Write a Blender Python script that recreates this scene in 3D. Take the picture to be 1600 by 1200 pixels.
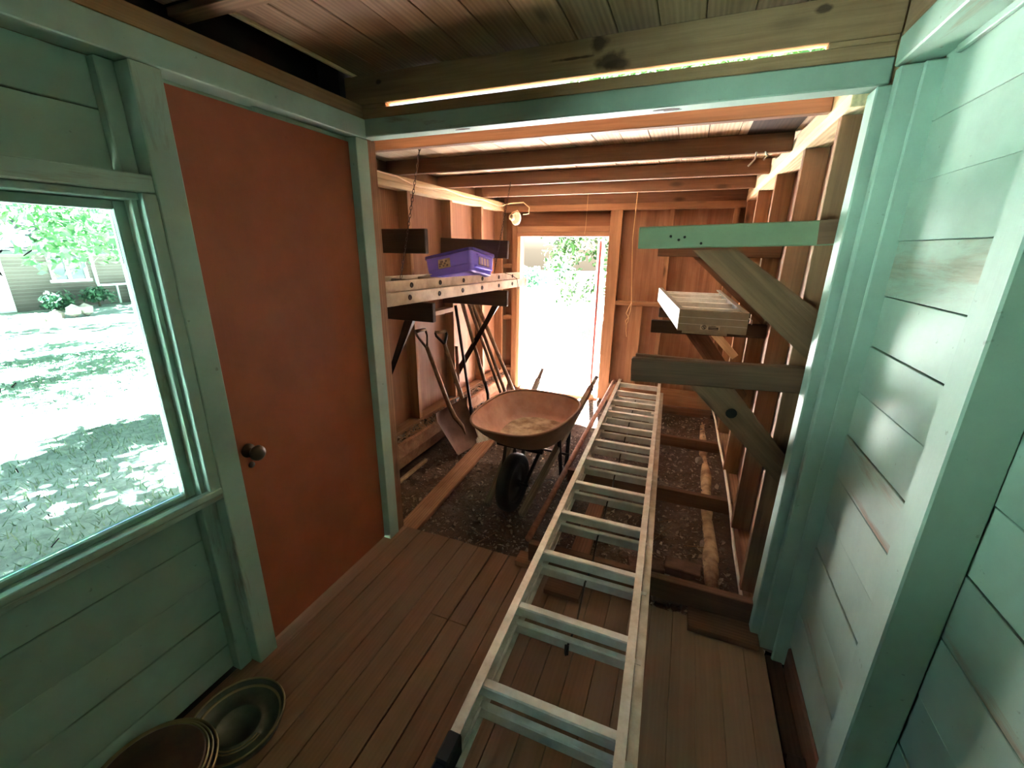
import bpy, bmesh, math, random
import numpy as np
from mathutils import Vector, Matrix, noise

# ------------------------------------------------------------------ clear
for o in list(bpy.data.objects):
    bpy.data.objects.remove(o)
random.seed(7)
rng = np.random.default_rng(7)
S = bpy.context.scene
COL = S.collection

# ------------------------------------------------------------------ camera
cam_d = bpy.data.cameras.new('camera')
cam = bpy.data.objects.new('camera', cam_d)
COL.objects.link(cam)
F_PX = 664.14
cam_d.sensor_fit = 'HORIZONTAL'
cam_d.sensor_width = 36.0
cam_d.lens = F_PX / 1600 * 36.0
cam_d.clip_start = 0.02
cam_d.clip_end = 400
a, b, c = -0.379048426, 0.306792392, 0.0127877999
rz = lambda t: np.array([[math.cos(t), -math.sin(t), 0], [math.sin(t), math.cos(t), 0], [0, 0, 1]])
rx = lambda t: np.array([[1, 0, 0], [0, math.cos(t), -math.sin(t)], [0, math.sin(t), math.cos(t)]])
base = np.array([[1., 0, 0], [0, 0, -1], [0, 1, 0]])
Mw = rz(c) @ rx(b) @ base @ rz(a)            # world -> camera (x right, y down, z forward)
Rc = np.array([Mw[0], -Mw[1], -Mw[2]]).T
cam.matrix_world = Matrix.Translation((0, 0, 1.6)) @ Matrix([list(r) for r in Rc]).to_4x4()
S.camera = cam

# ------------------------------------------------------------------ world, sun, exposure
W = bpy.data.worlds.new('sky')
S.world = W
W.use_nodes = True
nt = W.node_tree
bg = nt.nodes['Background']
sky = nt.nodes.new('ShaderNodeTexSky')
sky.sky_type = 'NISHITA'
sky.sun_disc = False
sky.sun_elevation = math.radians(62)
sky.sun_rotation = math.radians(20)
sky.air_density = 1.0
sky.dust_density = 3.0
sky.ozone_density = 0.6
nt.links.new(sky.outputs[0], bg.inputs[0])
bg.inputs[1].default_value = 0.16

sun_d = bpy.data.lights.new('sun', 'SUN')
sun_d.energy = 190.0
sun_d.angle = math.radians(0.6)
sun_d.color = (0.97, 0.97, 1.0)
sun = bpy.data.objects.new('sun', sun_d)
COL.objects.link(sun)
el, az = math.radians(64), math.radians(12)
sdir = Vector((math.sin(az) * math.cos(el) * -1, math.cos(az) * math.cos(el), math.sin(el)))
sun.rotation_euler = (-sdir).to_track_quat('-Z', 'Y').to_euler()

vs = S.view_settings
vs.view_transform = 'Standard'
vs.look = 'None'
vs.exposure = 2.1
vs.gamma = 1.0
vs.use_curve_mapping = False
cy = S.cycles
cy.max_bounces = 14
cy.diffuse_bounces = 9
cy.transparent_max_bounces = 12
cy.glossy_bounces = 4
cy.caustics_reflective = False
cy.caustics_refractive = False
cy.sample_clamp_indirect = 80.0
cy.use_denoising = True

# ------------------------------------------------------------------ helpers
WM = {}
MESHC = {}


def lin(r, g, b_):
    f = lambda v: (v / 255 / 12.92) if v / 255 <= 0.04045 else ((v / 255 + 0.055) / 1.055) ** 2.4
    return (f(r), f(g), f(b_), 1.0)


def link(name, me, parent=None, mw=None, mat=None):
    o = bpy.data.objects.new(name, me)
    COL.objects.link(o)
    mw = mw or Matrix.Identity(4)
    if parent is not None:
        o.parent = parent
        o.matrix_parent_inverse = WM[parent.name].inverted()
    o.matrix_basis = mw
    WM[o.name] = mw.copy()
    if mat is not None and me is not None and not me.materials:
        me.materials.append(mat)
    return o


def tag(o, label=None, cat=None, group=None, kind=None):
    if label: o['label'] = label
    if cat: o['category'] = cat
    if group: o['group'] = group
    if kind: o['kind'] = kind
    return o


def root(name, loc, label, cat, group=None):
    o = link(name, None, None, Matrix.Translation(Vector(loc)))
    o.empty_display_size = 0.05
    return tag(o, label, cat, group)


def structure(name, bm=None, mat=None):
    if bm is None:
        o = link(name, None)
    else:
        o = meshobj(name, bm, mat)
    o['kind'] = 'structure'
    return o


def meshobj(name, bm, mat, parent=None, smooth=False, mw=None):
    me = bpy.data.meshes.new(name)
    bmesh.ops.recalc_face_normals(bm, faces=bm.faces[:])
    bm.to_mesh(me)
    bm.free()
    if smooth:
        for p in me.polygons: p.use_smooth = True
    return link(name, me, parent, mw, mat)


def pydata(name, verts, faces, mat, parent=None, smooth=False):
    me = bpy.data.meshes.new(name)
    me.from_pydata(verts, [], faces)
    me.update()
    if smooth:
        for p in me.polygons: p.use_smooth = True
    return link(name, me, parent, None, mat)


def unit_board(L, w, t, bev, mat):
    key = (round(L, 3), round(w, 3), round(t, 3), bev, mat.name)
    if key in MESHC: return MESHC[key]
    bm = bmesh.new()
    bmesh.ops.create_cube(bm, size=1)
    for v in bm.verts: v.co = Vector((v.co.x * L, v.co.y * w, v.co.z * t))
    bv = min(bev, 0.3 * min(w, t, L))
    if bv > 0:
        bmesh.ops.bevel(bm, geom=bm.edges[:], offset=bv, segments=1, affect='EDGES')
    me = bpy.data.meshes.new('board')
    bm.to_mesh(me)
    bm.free()
    me.materials.append(mat)
    MESHC[key] = me
    return me


def board(name, p0, p1, w, t, mat, parent=None, up=(0, 0, 1), bev=0.002):
    p0, p1 = Vector(p0), Vector(p1)
    d = p1 - p0
    L = d.length
    x = d.normalized()
    u = Vector(up)
    y = u.cross(x)
    if y.length < 1e-5: y = Vector((1, 0, 0)).cross(x)
    y.normalize()
    z = x.cross(y)
    m = Matrix((x, y, z)).transposed().to_4x4()
    m.translation = (p0 + p1) / 2
    return link(name, unit_board(L, w, t, bev, mat), parent, m)


def box(name, lo, hi, mat, parent=None, bev=0.002, tilt=0.0):
    """axis box whose local x runs along its longest side (grain direction)"""
    lo, hi = Vector(lo), Vector(hi)
    cc = (lo + hi) / 2
    d = hi - lo
    ax = max(range(3), key=lambda i: d[i])
    h = d[ax] / 2
    e = Vector((0, 0, 0)); e[ax] = h
    if ax == 2:
        up = (1, 0, 0); t, w = d.x, d.y
    else:
        up = (0, 0, 1); t = d.z; w = d.y if ax == 0 else d.x
    j = Vector((0, 0, tilt))
    return board(name, cc - e - j, cc + e + j, w, t, mat, parent, up, bev)


def add_box(bm, lo, hi):
    r = bmesh.ops.create_cube(bm, size=1)
    lo, hi = Vector(lo), Vector(hi)
    for v in r['verts']:
        v.co = Vector([lo[i] + (v.co[i] + 0.5) * (hi[i] - lo[i]) for i in range(3)])


def frames(pts):
    pts = [Vector(p) for p in pts]
    out = []
    prev = None
    for i, p in enumerate(pts):
        d = (pts[min(i + 1, len(pts) - 1)] - pts[max(i - 1, 0)]).normalized()
        if prev is None:
            n = d.orthogonal().normalized()
        else:
            n = (prev - d * prev.dot(d)).normalized()
        prev = n
        out.append((p, n, d.cross(n).normalized()))
    return out


def add_tube(bm, pts, r, seg=8, caps=True, closed=False):
    rs = r if isinstance(r, (list, tuple)) else [r] * len(pts)
    rings = []
    for (p, n, q), rr in zip(frames(pts), rs):
        rings.append([bm.verts.new(p + n * rr * math.cos(2 * math.pi * k / seg) + q * rr * math.sin(2 * math.pi * k / seg)) for k in range(seg)])
    N = len(rings)
    for i in range(N if closed else N - 1):
        A, B = rings[i], rings[(i + 1) % N]
        for k in range(seg):
            bm.faces.new((A[k], A[(k + 1) % seg], B[(k + 1) % seg], B[k]))
    if caps and not closed:
        bm.faces.new(rings[0][::-1]); bm.faces.new(rings[-1])


def tube(name, pts, r, mat, parent=None, seg=8, closed=False):
    bm = bmesh.new()
    add_tube(bm, pts, r, seg, closed=closed)
    return meshobj(name, bm, mat, parent, smooth=True)


def add_lathe(bm, prof, seg=32, center=(0, 0, 0), axis=None):
    """profile of (radius, height) turned about z (or axis)"""
    cx = Vector(center)
    R = Matrix.Identity(3) if axis is None else Vector((0, 0, 1)).rotation_difference(Vector(axis)).to_matrix()
    rings = []
    for r, h in prof:
        if r < 1e-6:
            rings.append([bm.verts.new(cx + R @ Vector((0, 0, h)))])
        else:
            rings.append([bm.verts.new(cx + R @ Vector((r * math.cos(2 * math.pi * k / seg), r * math.sin(2 * math.pi * k / seg), h))) for k in range(seg)])
    for A, B in zip(rings, rings[1:]):
        for k in range(seg):
            f = [A[k % len(A)], A[(k + 1) % len(A)], B[(k + 1) % len(B)], B[k % len(B)]]
            f = list(dict.fromkeys(f))
            if len(f) > 2: bm.faces.new(f)


def lathe(name, prof, mat, parent=None, seg=32, center=(0, 0, 0), axis=None, smooth=True):
    bm = bmesh.new()
    add_lathe(bm, prof, seg, center, axis)
    return meshobj(name, bm, mat, parent, smooth=smooth)


def sweep(name, prof, p0, p1, side, mat, parent=None):
    """extrude a closed 2-D outline (side, up) from p0 to p1"""
    p0, p1 = Vector(p0), Vector(p1)
    d = (p1 - p0).normalized()
    s = Vector(side)
    s = (s - d * s.dot(d)).normalized()
    u = s.cross(d)
    if u.z < 0: u = -u
    bm = bmesh.new()
    A = [bm.verts.new(p0 + s * x + u * y) for x, y in prof]
    B = [bm.verts.new(p1 + s * x + u * y) for x, y in prof]
    n = len(prof)
    for i in range(n):
        bm.faces.new((A[i], A[(i + 1) % n], B[(i + 1) % n], B[i]))
    bm.faces.new(A[::-1]); bm.faces.new(B)
    return meshobj(name, bm, mat, parent)


# ------------------------------------------------------------------ materials
def newmat(name):
    m = bpy.data.materials.new(name)
    m.use_nodes = True
    n = m.node_tree
    return m, n, n.nodes['Principled BSDF']


def nd(n, kind, **kw):
    x = n.nodes.new(kind)
    for k, v in kw.items(): setattr(x, k, v)
    return x


def coords(n, scale, spread=17.0):
    """object coordinates in metres, shifted for each object so that boards differ"""
    tc = nd(n, 'ShaderNodeTexCoord')
    oi = nd(n, 'ShaderNodeObjectInfo')
    mu = nd(n, 'ShaderNodeMath', operation='MULTIPLY'); mu.inputs[1].default_value = spread
    n.links.new(oi.outputs['Random'], mu.inputs[0])
    add = nd(n, 'ShaderNodeVectorMath', operation='ADD')
    n.links.new(tc.outputs['Object'], add.inputs[0]); n.links.new(mu.outputs[0], add.inputs[1])
    mp = nd(n, 'ShaderNodeMapping'); mp.inputs['Scale'].default_value = scale
    n.links.new(add.outputs[0], mp.inputs[0])
    return mp.outputs[0], oi.outputs['Random'], add.outputs[0]


def noise_n(n, vec, scale=1.0, detail=4.0, rough=0.55, dist=0.0):
    t = nd(n, 'ShaderNodeTexNoise')
    t.inputs['Scale'].default_value = scale; t.inputs['Detail'].default_value = detail
    t.inputs['Roughness'].default_value = rough; t.inputs['Distortion'].default_value = dist
    n.links.new(vec, t.inputs['Vector'])
    return t.outputs[0]


def ramp(n, fac, stops):
    r = nd(n, 'ShaderNodeValToRGB')
    e = r.color_ramp.elements
    while len(e) < len(stops): e.new(0.5)
    for k, (p, col) in enumerate(stops):
        e[k].position = p; e[k].color = col
    n.links.new(fac, r.inputs[0])
    return r.outputs[0]


def mix(n, fac, A, B, mode='MIX'):
    m = nd(n, 'ShaderNodeMix', data_type='RGBA', blend_type=mode)
    for s, v in ((0, fac), (6, A), (7, B)):
        if hasattr(v, 'is_linked') or hasattr(v, 'links'): n.links.new(v, m.inputs[s])
        else: m.inputs[s].default_value = v
    return m.outputs[2]


def gray(v): return (v, v, v, 1)


def bump(n, bsdf, height, strength, dist=0.01):
    bp = nd(n, 'ShaderNodeBump'); bp.inputs['Strength'].default_value = strength; bp.inputs['Distance'].default_value = dist
    n.links.new(height, bp.inputs['Height']); n.links.new(bp.outputs[0], bsdf.inputs['Normal'])


def wood(name, c1, c2, rough=0.75, vary=0.25, knots=0.75, stain=None, stain_amt=0.5, ring=1.0, grain=0.30, spot=None):
    m, n, b_ = newmat(name)
    v, rnd, raw = coords(n, (1.1 * ring, 16, 16))
    g = noise_n(n, v, 1.0, 5, 0.6, 0.7)
    mp2 = nd(n, 'ShaderNodeMapping'); mp2.inputs['Scale'].default_value = (4, 110, 110); n.links.new(raw, mp2.inputs[0])
    fine = noise_n(n, mp2.outputs[0], 1.0, 3, 0.6)
    wv = nd(n, 'ShaderNodeTexWave', wave_type='BANDS', bands_direction='Y'); wv.inputs['Scale'].default_value = 1.1
    wv.inputs['Distortion'].default_value = 7.0; wv.inputs['Detail'].default_value = 3; wv.inputs['Detail Scale'].default_value = 0.7
    n.links.new(v, wv.inputs['Vector'])
    col = ramp(n, g, [(0.3, lin(*c1)), (0.7, lin(*c2))])
    col = mix(n, 0.7 * grain, col, mix(n, 1.0, col, wv.outputs[0], 'MULTIPLY'))
    col = mix(n, grain, col, ramp(n, fine, [(0.35, gray(0.45)), (0.65, gray(1.0))]), 'MULTIPLY')
    # knots
    mp3 = nd(n, 'ShaderNodeMapping'); mp3.inputs['Scale'].default_value = (2.2, 6, 6); n.links.new(raw, mp3.inputs[0])
    vo = nd(n, 'ShaderNodeTexVoronoi'); vo.inputs['Scale'].default_value = 1.0; n.links.new(mp3.outputs[0], vo.inputs['Vector'])
    kn = ramp(n, vo.outputs['Distance'], [(0.06, gray(knots)), (0.16, gray(0))])
    col = mix(n, kn, col, tuple(x * 0.22 for x in lin(*c1)[:3]) + (1,))
    # each board its own tone
    hv = nd(n, 'ShaderNodeHueSaturation')
    mr = nd(n, 'ShaderNodeMapRange'); mr.inputs['To Min'].default_value = 1 - vary; mr.inputs['To Max'].default_value = 1 + vary
    n.links.new(rnd, mr.inputs[0]); n.links.new(mr.outputs[0], hv.inputs['Value']); n.links.new(col, hv.inputs['Color'])
    col = hv.outputs[0]
    if stain:
        sv = noise_n(n, raw, 1.7, 5, 0.6, 0.4)
        col = mix(n, ramp(n, sv, [(0.45, gray(0)), (0.72, gray(stain_amt))]), col, lin(*stain))
    if spot:
        tc = nd(n, 'ShaderNodeTexCoord')
        for (px_, pz_, sx_, sz_) in spot:
            sub = nd(n, 'ShaderNodeVectorMath', operation='SUBTRACT'); n.links.new(tc.outputs['Object'], sub.inputs[0]); sub.inputs[1].default_value = (px_, 0, pz_)
            mp4 = nd(n, 'ShaderNodeMapping'); mp4.inputs['Scale'].default_value = (1 / sx_, 0, 1 / sz_); n.links.new(sub.outputs[0], mp4.inputs[0])
            ln_ = nd(n, 'ShaderNodeVectorMath', operation='LENGTH'); n.links.new(mp4.outputs[0], ln_.inputs[0])
            ad = nd(n, 'ShaderNodeMath', operation='ADD'); n.links.new(ln_.outputs['Value'], ad.inputs[0])
            nm = nd(n, 'ShaderNodeMath', operation='MULTIPLY_ADD'); n.links.new(noise_n(n, tc.outputs['Object'], 22, 3), nm.inputs[0]); nm.inputs[1].default_value = 1.2; nm.inputs[2].default_value = -0.6
            n.links.new(nm.outputs[0], ad.inputs[1])
            col = mix(n, ramp(n, ad.outputs[0], [(0.55, gray(0.85)), (1.0, gray(0))]), col, lin(52, 32, 22))
    n.links.new(col, b_.inputs['Base Color'])
    b_.inputs['Roughness'].default_value = rough
    b_.inputs['Specular IOR Level'].default_value = 0.25
    bump(n, b_, fine, 0.35, 0.004)
    return m


def paint(name, col, worn=0.0, wood_c=(150, 118, 88), vary=0.10, rough=0.6, dirt=0.35):
    m, n, b_ = newmat(name)
    v, rnd, raw = coords(n, (1.6, 9, 9))
    g = noise_n(n, raw, 2.6, 5, 0.6)
    cc = lin(*col)
    dk = tuple(x * 0.72 for x in cc[:3]) + (1,)
    c = ramp(n, g, [(0.3, dk), (0.62, cc)])
    hv = nd(n, 'ShaderNodeHueSaturation')
    mr = nd(n, 'ShaderNodeMapRange'); mr.inputs['To Min'].default_value = 1 - vary; mr.inputs['To Max'].default_value = 1 + vary
    n.links.new(rnd, mr.inputs[0]); n.links.new(mr.outputs[0], hv.inputs['Value']); n.links.new(c, hv.inputs['Color'])
    c = hv.outputs[0]
    # flaked specks and stains
    sp = noise_n(n, raw, 38, 3, 0.6)
    c = mix(n, ramp(n, sp, [(0.70, gray(0)), (0.76, gray(dirt))]), c, lin(62, 50, 38))
    if worn > 0:
        wn = noise_n(n, v, 1.0, 6, 0.65, 0.5)
        grain_v = nd(n, 'ShaderNodeMapping'); grain_v.inputs['Scale'].default_value = (4, 90, 90); n.links.new(raw, grain_v.inputs[0])
        gr = noise_n(n, grain_v.outputs[0], 1.0, 3, 0.6)
        wc = ramp(n, gr, [(0.35, tuple(x * 0.6 for x in lin(*wood_c)[:3]) + (1,)), (0.65, lin(*wood_c))])
        lo = 0.66 - 0.3 * worn
        c = mix(n, ramp(n, wn, [(lo, gray(0)), (lo + 0.14, gray(0.85))]), c, wc)
    n.links.new(c, b_.inputs['Base Color'])
    b_.inputs['Roughness'].default_value = rough
    b_.inputs['Specular IOR Level'].default_value = 0.3
    fv = nd(n, 'ShaderNodeMapping'); fv.inputs['Scale'].default_value = (6, 70, 70); n.links.new(raw, fv.inputs[0])
    bump(n, b_, noise_n(n, fv.outputs[0], 1, 3), 0.15, 0.003)
    return m


def plain(name, col, rough=0.6, metal=0.0, var=0.25, scale=9.0, spec=0.4, col2=None, bmp=0.0):
    m, n, b_ = newmat(name)
    v, rnd, raw = coords(n, (1, 1, 1))
    g = noise_n(n, raw, scale, 5, 0.62)
    c1 = lin(*col)
    c2 = lin(*col2) if col2 else tuple(x * (1 - var) for x in c1[:3]) + (1,)
    n.links.new(ramp(n, g, [(0.36, c2), (0.64, c1)]), b_.inputs['Base Color'])
    b_.inputs['Roughness'].default_value = rough
    b_.inputs['Metallic'].default_value = metal
    b_.inputs['Specular IOR Level'].default_value = spec
    if bmp: bump(n, b_, noise_n(n, raw, scale * 5, 4), bmp, 0.01)
    return m


def leafmat(name, c1, c2, trans=0.35):
    m, n, b_ = newmat(name)
    ge = nd(n, 'ShaderNodeNewGeometry')
    col = ramp(n, ge.outputs['Random Per Island'], [(0.0, lin(*c1)), (1.0, lin(*c2))])
    n.links.new(col, b_.inputs['Base Color'])
    b_.inputs['Roughness'].default_value = 0.55
    tr = nd(n, 'ShaderNodeBsdfTranslucent'); n.links.new(col, tr.inputs[0])
    mx = nd(n, 'ShaderNodeMixShader'); mx.inputs[0].default_value = trans
    n.links.new(b_.outputs[0], mx.inputs[1]); n.links.new(tr.outputs[0], mx.inputs[2])
    n.links.new(mx.outputs[0], n.nodes['Material Output'].inputs[0])
    return m


GREEN = (154, 178, 162)
M = {}
M['green'] = paint('green_paint', GREEN)
M['green_worn'] = paint('green_paint_worn', GREEN, worn=0.46)
M['green_arm'] = paint('green_bracket_paint', (118, 132, 106), worn=0.12, wood_c=(96, 76, 58))
M['green_bare'] = paint('green_paint_weathered', (150, 172, 156), worn=0.75, wood_c=(150, 150, 130))
M['green_trim'] = paint('green_trim_paint', (152, 176, 162), worn=0.16, wood_c=(120, 92, 70))
M['orange_door'] = paint('orange_door_paint', (164, 92, 66), vary=0.0, dirt=0.15, rough=0.5)
M['floor'] = wood('floor_boards', (116, 88, 68), (132, 100, 80), 0.6, 0.05, 0.0, stain=(108, 92, 78), stain_amt=0.5, grain=0.12)
M['dusty'] = wood('dusty_floor_boards', (120, 98, 80), (132, 108, 90), 0.6, 0.03, 0.0, stain=(124, 112, 98), stain_amt=0.8, grain=0.08)
M['ceiling'] = wood('ceiling_boards', (136, 106, 80), (160, 132, 104), 0.75, 0.12, 0.6, stain=(96, 72, 54), stain_amt=0.4)
M['beam'] = wood('beam_wood', (150, 116, 86), (180, 146, 112), 0.75, 0.08, 0.5, stain=(104, 76, 54), stain_amt=0.5)
M['beam_spot'] = wood('stained_beam_wood', (150, 116, 86), (180, 146, 112), 0.75, 0.04, 0.3, stain=(104, 76, 54), stain_amt=0.4, spot=[(0.13, 0.03, 0.035, 0.035), (0.17, -0.02, 0.06, 0.03), (0.20, -0.035, 0.05, 0.02), (0.04, 0.0, 0.09, 0.006), (-0.80, 0.02, 0.02, 0.012), (0.78, 0.03, 0.025, 0.012)])
M['roof'] = wood('roof_planks', (212, 184, 150), (230, 206, 176), 0.75, 0.12, 0.8)
M['stud'] = wood('stud_wood', (146, 106, 78), (172, 132, 100), 0.75, 0.12, 0.8, stain=(116, 80, 56), stain_amt=0.4)
M['stud_pale'] = wood('pale_stud_wood', (212, 184, 142), (230, 206, 166), 0.75, 0.10, 0.7)
M['rafter'] = wood('rafter_wood', (114, 82, 62), (134, 100, 78), 0.75, 0.12, 0.7)
M['ply'] = wood('plywood', (140, 98, 74), (164, 122, 94), 0.7, 0.10, 0.3, stain=(112, 74, 52), stain_amt=0.55, ring=0.7)
M['ply_dark'] = wood('dark_plywood', (120, 82, 58), (140, 98, 72), 0.75, 0.1, 0.2)
M['dark_board'] = wood('dark_stained_board', (52, 38, 28), (72, 54, 40), 0.7, 0.12, 0.3)
M['brown_board'] = wood('brown_board', (96, 68, 52), (122, 90, 70), 0.72, 0.1, 0.9)
M['brace'] = wood('brace_wood', (112, 82, 60), (138, 104, 78), 0.72, 0.1, 0.95)
M['rot'] = wood('rotten_timber', (140, 100, 76), (178, 140, 112), 0.9, 0.1, 0.4, stain=(92, 60, 44), stain_amt=0.7)
M['red_board'] = wood('reddish_board', (128, 88, 68), (156, 112, 90), 0.75, 0.1, 0.5)
M['log'] = plain('peeled_log', (186, 164, 132), 0.85, 0, 0.0, 7, 0.3, col2=(104, 80, 62), bmp=0.5)
M['dark'] = plain('dark_shell', (30, 24, 20), 0.9)  # near-black; the shade of the roof space is put into this colour
M['ext'] = plain('outer_siding', (150, 120, 96), 0.8)
M['alu'] = plain('aluminium', (216, 214, 206), 0.42, 0.35, 0.0, 14, 0.5, col2=(186, 182, 172))
M['alu_rung'] = plain('aluminium_rung', (222, 226, 222), 0.5, 0.2, 0.0, 8, 0.5, col2=(192, 192, 184))
M['alu_old'] = plain('dull_aluminium', (198, 188, 168), 0.5, 0.35, 0.0, 9, 0.5, col2=(166, 154, 134))
M['rubber'] = plain('black_rubber', (26, 26, 27), 0.7)
M['iron'] = plain('dark_iron', (44, 38, 34), 0.55, 0.5, 0.3)
M['blackpaint'] = plain('black_paint', (30, 29, 29), 0.5)
M['rust'] = plain('rusty_tray', (204, 166, 152), 0.6, 0.0, 0.0, 6, 0.4, col2=(178, 138, 124))
M['rust2'] = plain('rusty_tray_outside', (150, 114, 96), 0.6, 0.1, 0.3, 6)
M['traydirt'] = plain('dusty_tray_floor', (196, 178, 152), 0.8, 0, 0.0, 9, 0.2, col2=(128, 104, 86))
M['sl_rail'] = plain('step_ladder_rail', (128, 130, 122), 0.5, 0.3, 0.0, 9, 0.4, col2=(112, 112, 104))
M['cap'] = plain('step_ladder_cap', (150, 142, 122), 0.5, 0.2, 0.0, 9, 0.4, col2=(132, 124, 106))
M['rustpole'] = plain('rusty_pole', (158, 112, 92), 0.7, 0.0, 0.0, 20, col2=(122, 82, 66))
M['handle'] = wood('tool_handle', (104, 80, 62), (134, 108, 84), 0.6, 0.15, 0.2)
M['barrow_handle'] = wood('barrow_handle', (126, 112, 100), (152, 138, 124), 0.65, 0.08, 0.2)
M['shovel'] = plain('worn_shovel_steel', (112, 88, 76), 0.5, 0.4, 0.0, 7, col2=(84, 62, 52))
M['straw'] = plain('pale_bristles', (222, 220, 212), 0.7, 0, 0.2)
M['purple'] = plain('purple_plastic', (124, 116, 236), 0.32, 0, 0.04, 4, 0.5)
M['purple_dark'] = plain('purple_plastic_rim', (62, 56, 150), 0.35, 0, 0.04, 4, 0.5)
M['sticker'] = plain('worn_sticker', (186, 174, 150), 0.6, 0, 0.0, 30, col2=(150, 136, 112))
M['ink'] = plain('dark_ink', (46, 40, 40), 0.6, 0, 0.2)
M['print'] = plain('faded_print', (104, 92, 84), 0.6, 0, 0.2)
M['white'] = plain('white_plastic', (232, 226, 214), 0.45, 0, 0.08)
M['porcelain'] = plain('white_porcelain', (236, 226, 208), 0.3, 0, 0.06)
M['wire'] = plain('cream_cable', (226, 200, 160), 0.5, 0, 0.1)
M['string'] = plain('jute_string', (220, 180, 128), 0.8, 0, 0.2)
M['chain'] = plain('chain_steel', (72, 54, 44), 0.5, 0.6, 0.2)
M['brass'] = plain('tarnished_brass', (72, 58, 44), 0.45, 0.7, 0.3)
M['galv'] = plain('galvanised_steel', (92, 100, 88), 0.45, 0.6, 0.0, 8, col2=(66, 72, 64))
M['lidbrown'] = plain('brown_enamel_steel', (84, 62, 48), 0.45, 0.5, 0.0, 8, col2=(60, 44, 34))
M['gold'] = plain('worn_rim_steel', (150, 138, 104), 0.4, 0.7, 0.2)
M['red_door'] = paint('red_door_paint', (112, 36, 28), worn=0.10, vary=0.0)
M['brick'] = plain('old_brick', (112, 86, 74), 0.9, 0, 0.0, 14, col2=(80, 60, 52), bmp=0.3)
M['stone'] = plain('pale_stone', (150, 138, 128), 0.85, 0, 0.3, 12, bmp=0.3)
M['decal_blue'] = plain('pale_blue_label', (84, 128, 150), 0.5, 0, 0.05)
M['decal_lime'] = plain('yellow_green_label', (128, 138, 70), 0.5, 0, 0.05)
M['clear'] = plain('frosted_plastic_panel', (206, 186, 196), 0.4, 0, 0.1)
M['housewhite'] = plain('white_house_trim', (236, 236, 232), 0.6, 0, 0.05)
M['roofing'] = plain('grey_shingle', (84, 84, 82), 0.9, 0, 0.3, 20)
M['darkglass'] = plain('house_glass', (60, 70, 76), 0.1, 0, 0.1)
M['leaf'] = leafmat('leaf_green', (34, 76, 40), (96, 140, 78), 0.2)
M['leaf2'] = leafmat('leaf_blue_green', (30, 70, 50), (76, 116, 80), 0.15)
M['bark'] = plain('bark', (104, 86, 70), 0.9, 0, 0.4, 14, bmp=0.4)
M['litter'] = leafmat('dry_leaf_litter', (40, 32, 28), (158, 142, 126), 0.05)
M['litter'].node_tree.nodes['Principled BSDF'].inputs['Roughness'].default_value = 0.6
M['grass'] = leafmat('grass_blades', (84, 106, 78), (140, 158, 124), 0.25)


def brickwall(name):
    m, n, b_ = newmat(name)
    tc = nd(n, 'ShaderNodeTexCoord')
    mp = nd(n, 'ShaderNodeMapping'); mp.inputs['Rotation'].default_value = (math.pi / 2, 0, math.pi / 2)
    sx = nd(n, 'ShaderNodeSeparateXYZ'); cb = nd(n, 'ShaderNodeCombineXYZ')
    n.links.new(tc.outputs['Object'], sx.inputs[0]); n.links.new(sx.outputs[1], cb.inputs[0]); n.links.new(sx.outputs[2], cb.inputs[1])
    bt = nd(n, 'ShaderNodeTexBrick'); bt.inputs['Scale'].default_value = 2.0
    bt.inputs['Color1'].default_value = lin(98, 86, 80); bt.inputs['Color2'].default_value = lin(82, 72, 66); bt.inputs['Mortar'].default_value = lin(118, 112, 106)
    bt.inputs['Mortar Size'].default_value = 0.012
    n.links.new(cb.outputs[0], bt.inputs['Vector'])
    n.links.new(bt.outputs['Color'], b_.inputs['Base Color']); b_.inputs['Roughness'].default_value = 0.9
    return m


M['brickwall'] = brickwall('far_brickwork')


def glassmat():
    m, n, b_ = newmat('dusty_window_glass')
    n.nodes.remove(b_)
    tc = nd(n, 'ShaderNodeTexCoord')
    tr = nd(n, 'ShaderNodeBsdfTransparent'); tr.inputs[0].default_value = (0.80, 0.92, 0.94, 1)
    gl = nd(n, 'ShaderNodeBsdfGlossy'); gl.inputs['Roughness'].default_value = 0.03
    df = nd(n, 'ShaderNodeBsdfDiffuse'); df.inputs[0].default_value = lin(180, 190, 176)
    fr = nd(n, 'ShaderNodeFresnel'); fr.inputs[0].default_value = 1.25
    m1 = nd(n, 'ShaderNodeMixShader'); n.links.new(fr.outputs[0], m1.inputs[0]); n.links.new(tr.outputs[0], m1.inputs[1]); n.links.new(gl.outputs[0], m1.inputs[2])
    ns = noise_n(n, tc.outputs['Object'], 30, 5, 0.7)
    dust = ramp(n, ns, [(0.3, gray(0.02)), (0.75, gray(0.10))])
    m2 = nd(n, 'ShaderNodeMixShader'); n.links.new(dust, m2.inputs[0]); n.links.new(m1.outputs[0], m2.inputs[1]); n.links.new(df.outputs[0], m2.inputs[2])
    n.links.new(m2.outputs[0], n.nodes['Material Output'].inputs[0])
    return m


M['glass'] = glassmat()


def groundmat(name, stops, s1, s2, bmp=0.6, rough=0.95):
    m, n, b_ = newmat(name)
    tc = nd(n, 'ShaderNodeTexCoord')
    a1 = noise_n(n, tc.outputs['Object'], s1, 6, 0.65)
    a2 = noise_n(n, tc.outputs['Object'], s2, 5, 0.7)
    c1 = ramp(n, a1, stops)
    c = mix(n, 0.65, c1, ramp(n, a2, [(0.35, gray(0.35)), (0.65, gray(1.2))]), 'MULTIPLY')
    n.links.new(c, b_.inputs['Base Color']); b_.inputs['Roughness'].default_value = rough
    b_.inputs['Specular IOR Level'].default_value = 0.3
    bump(n, b_, a2, bmp, 0.03)
    return m


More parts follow.
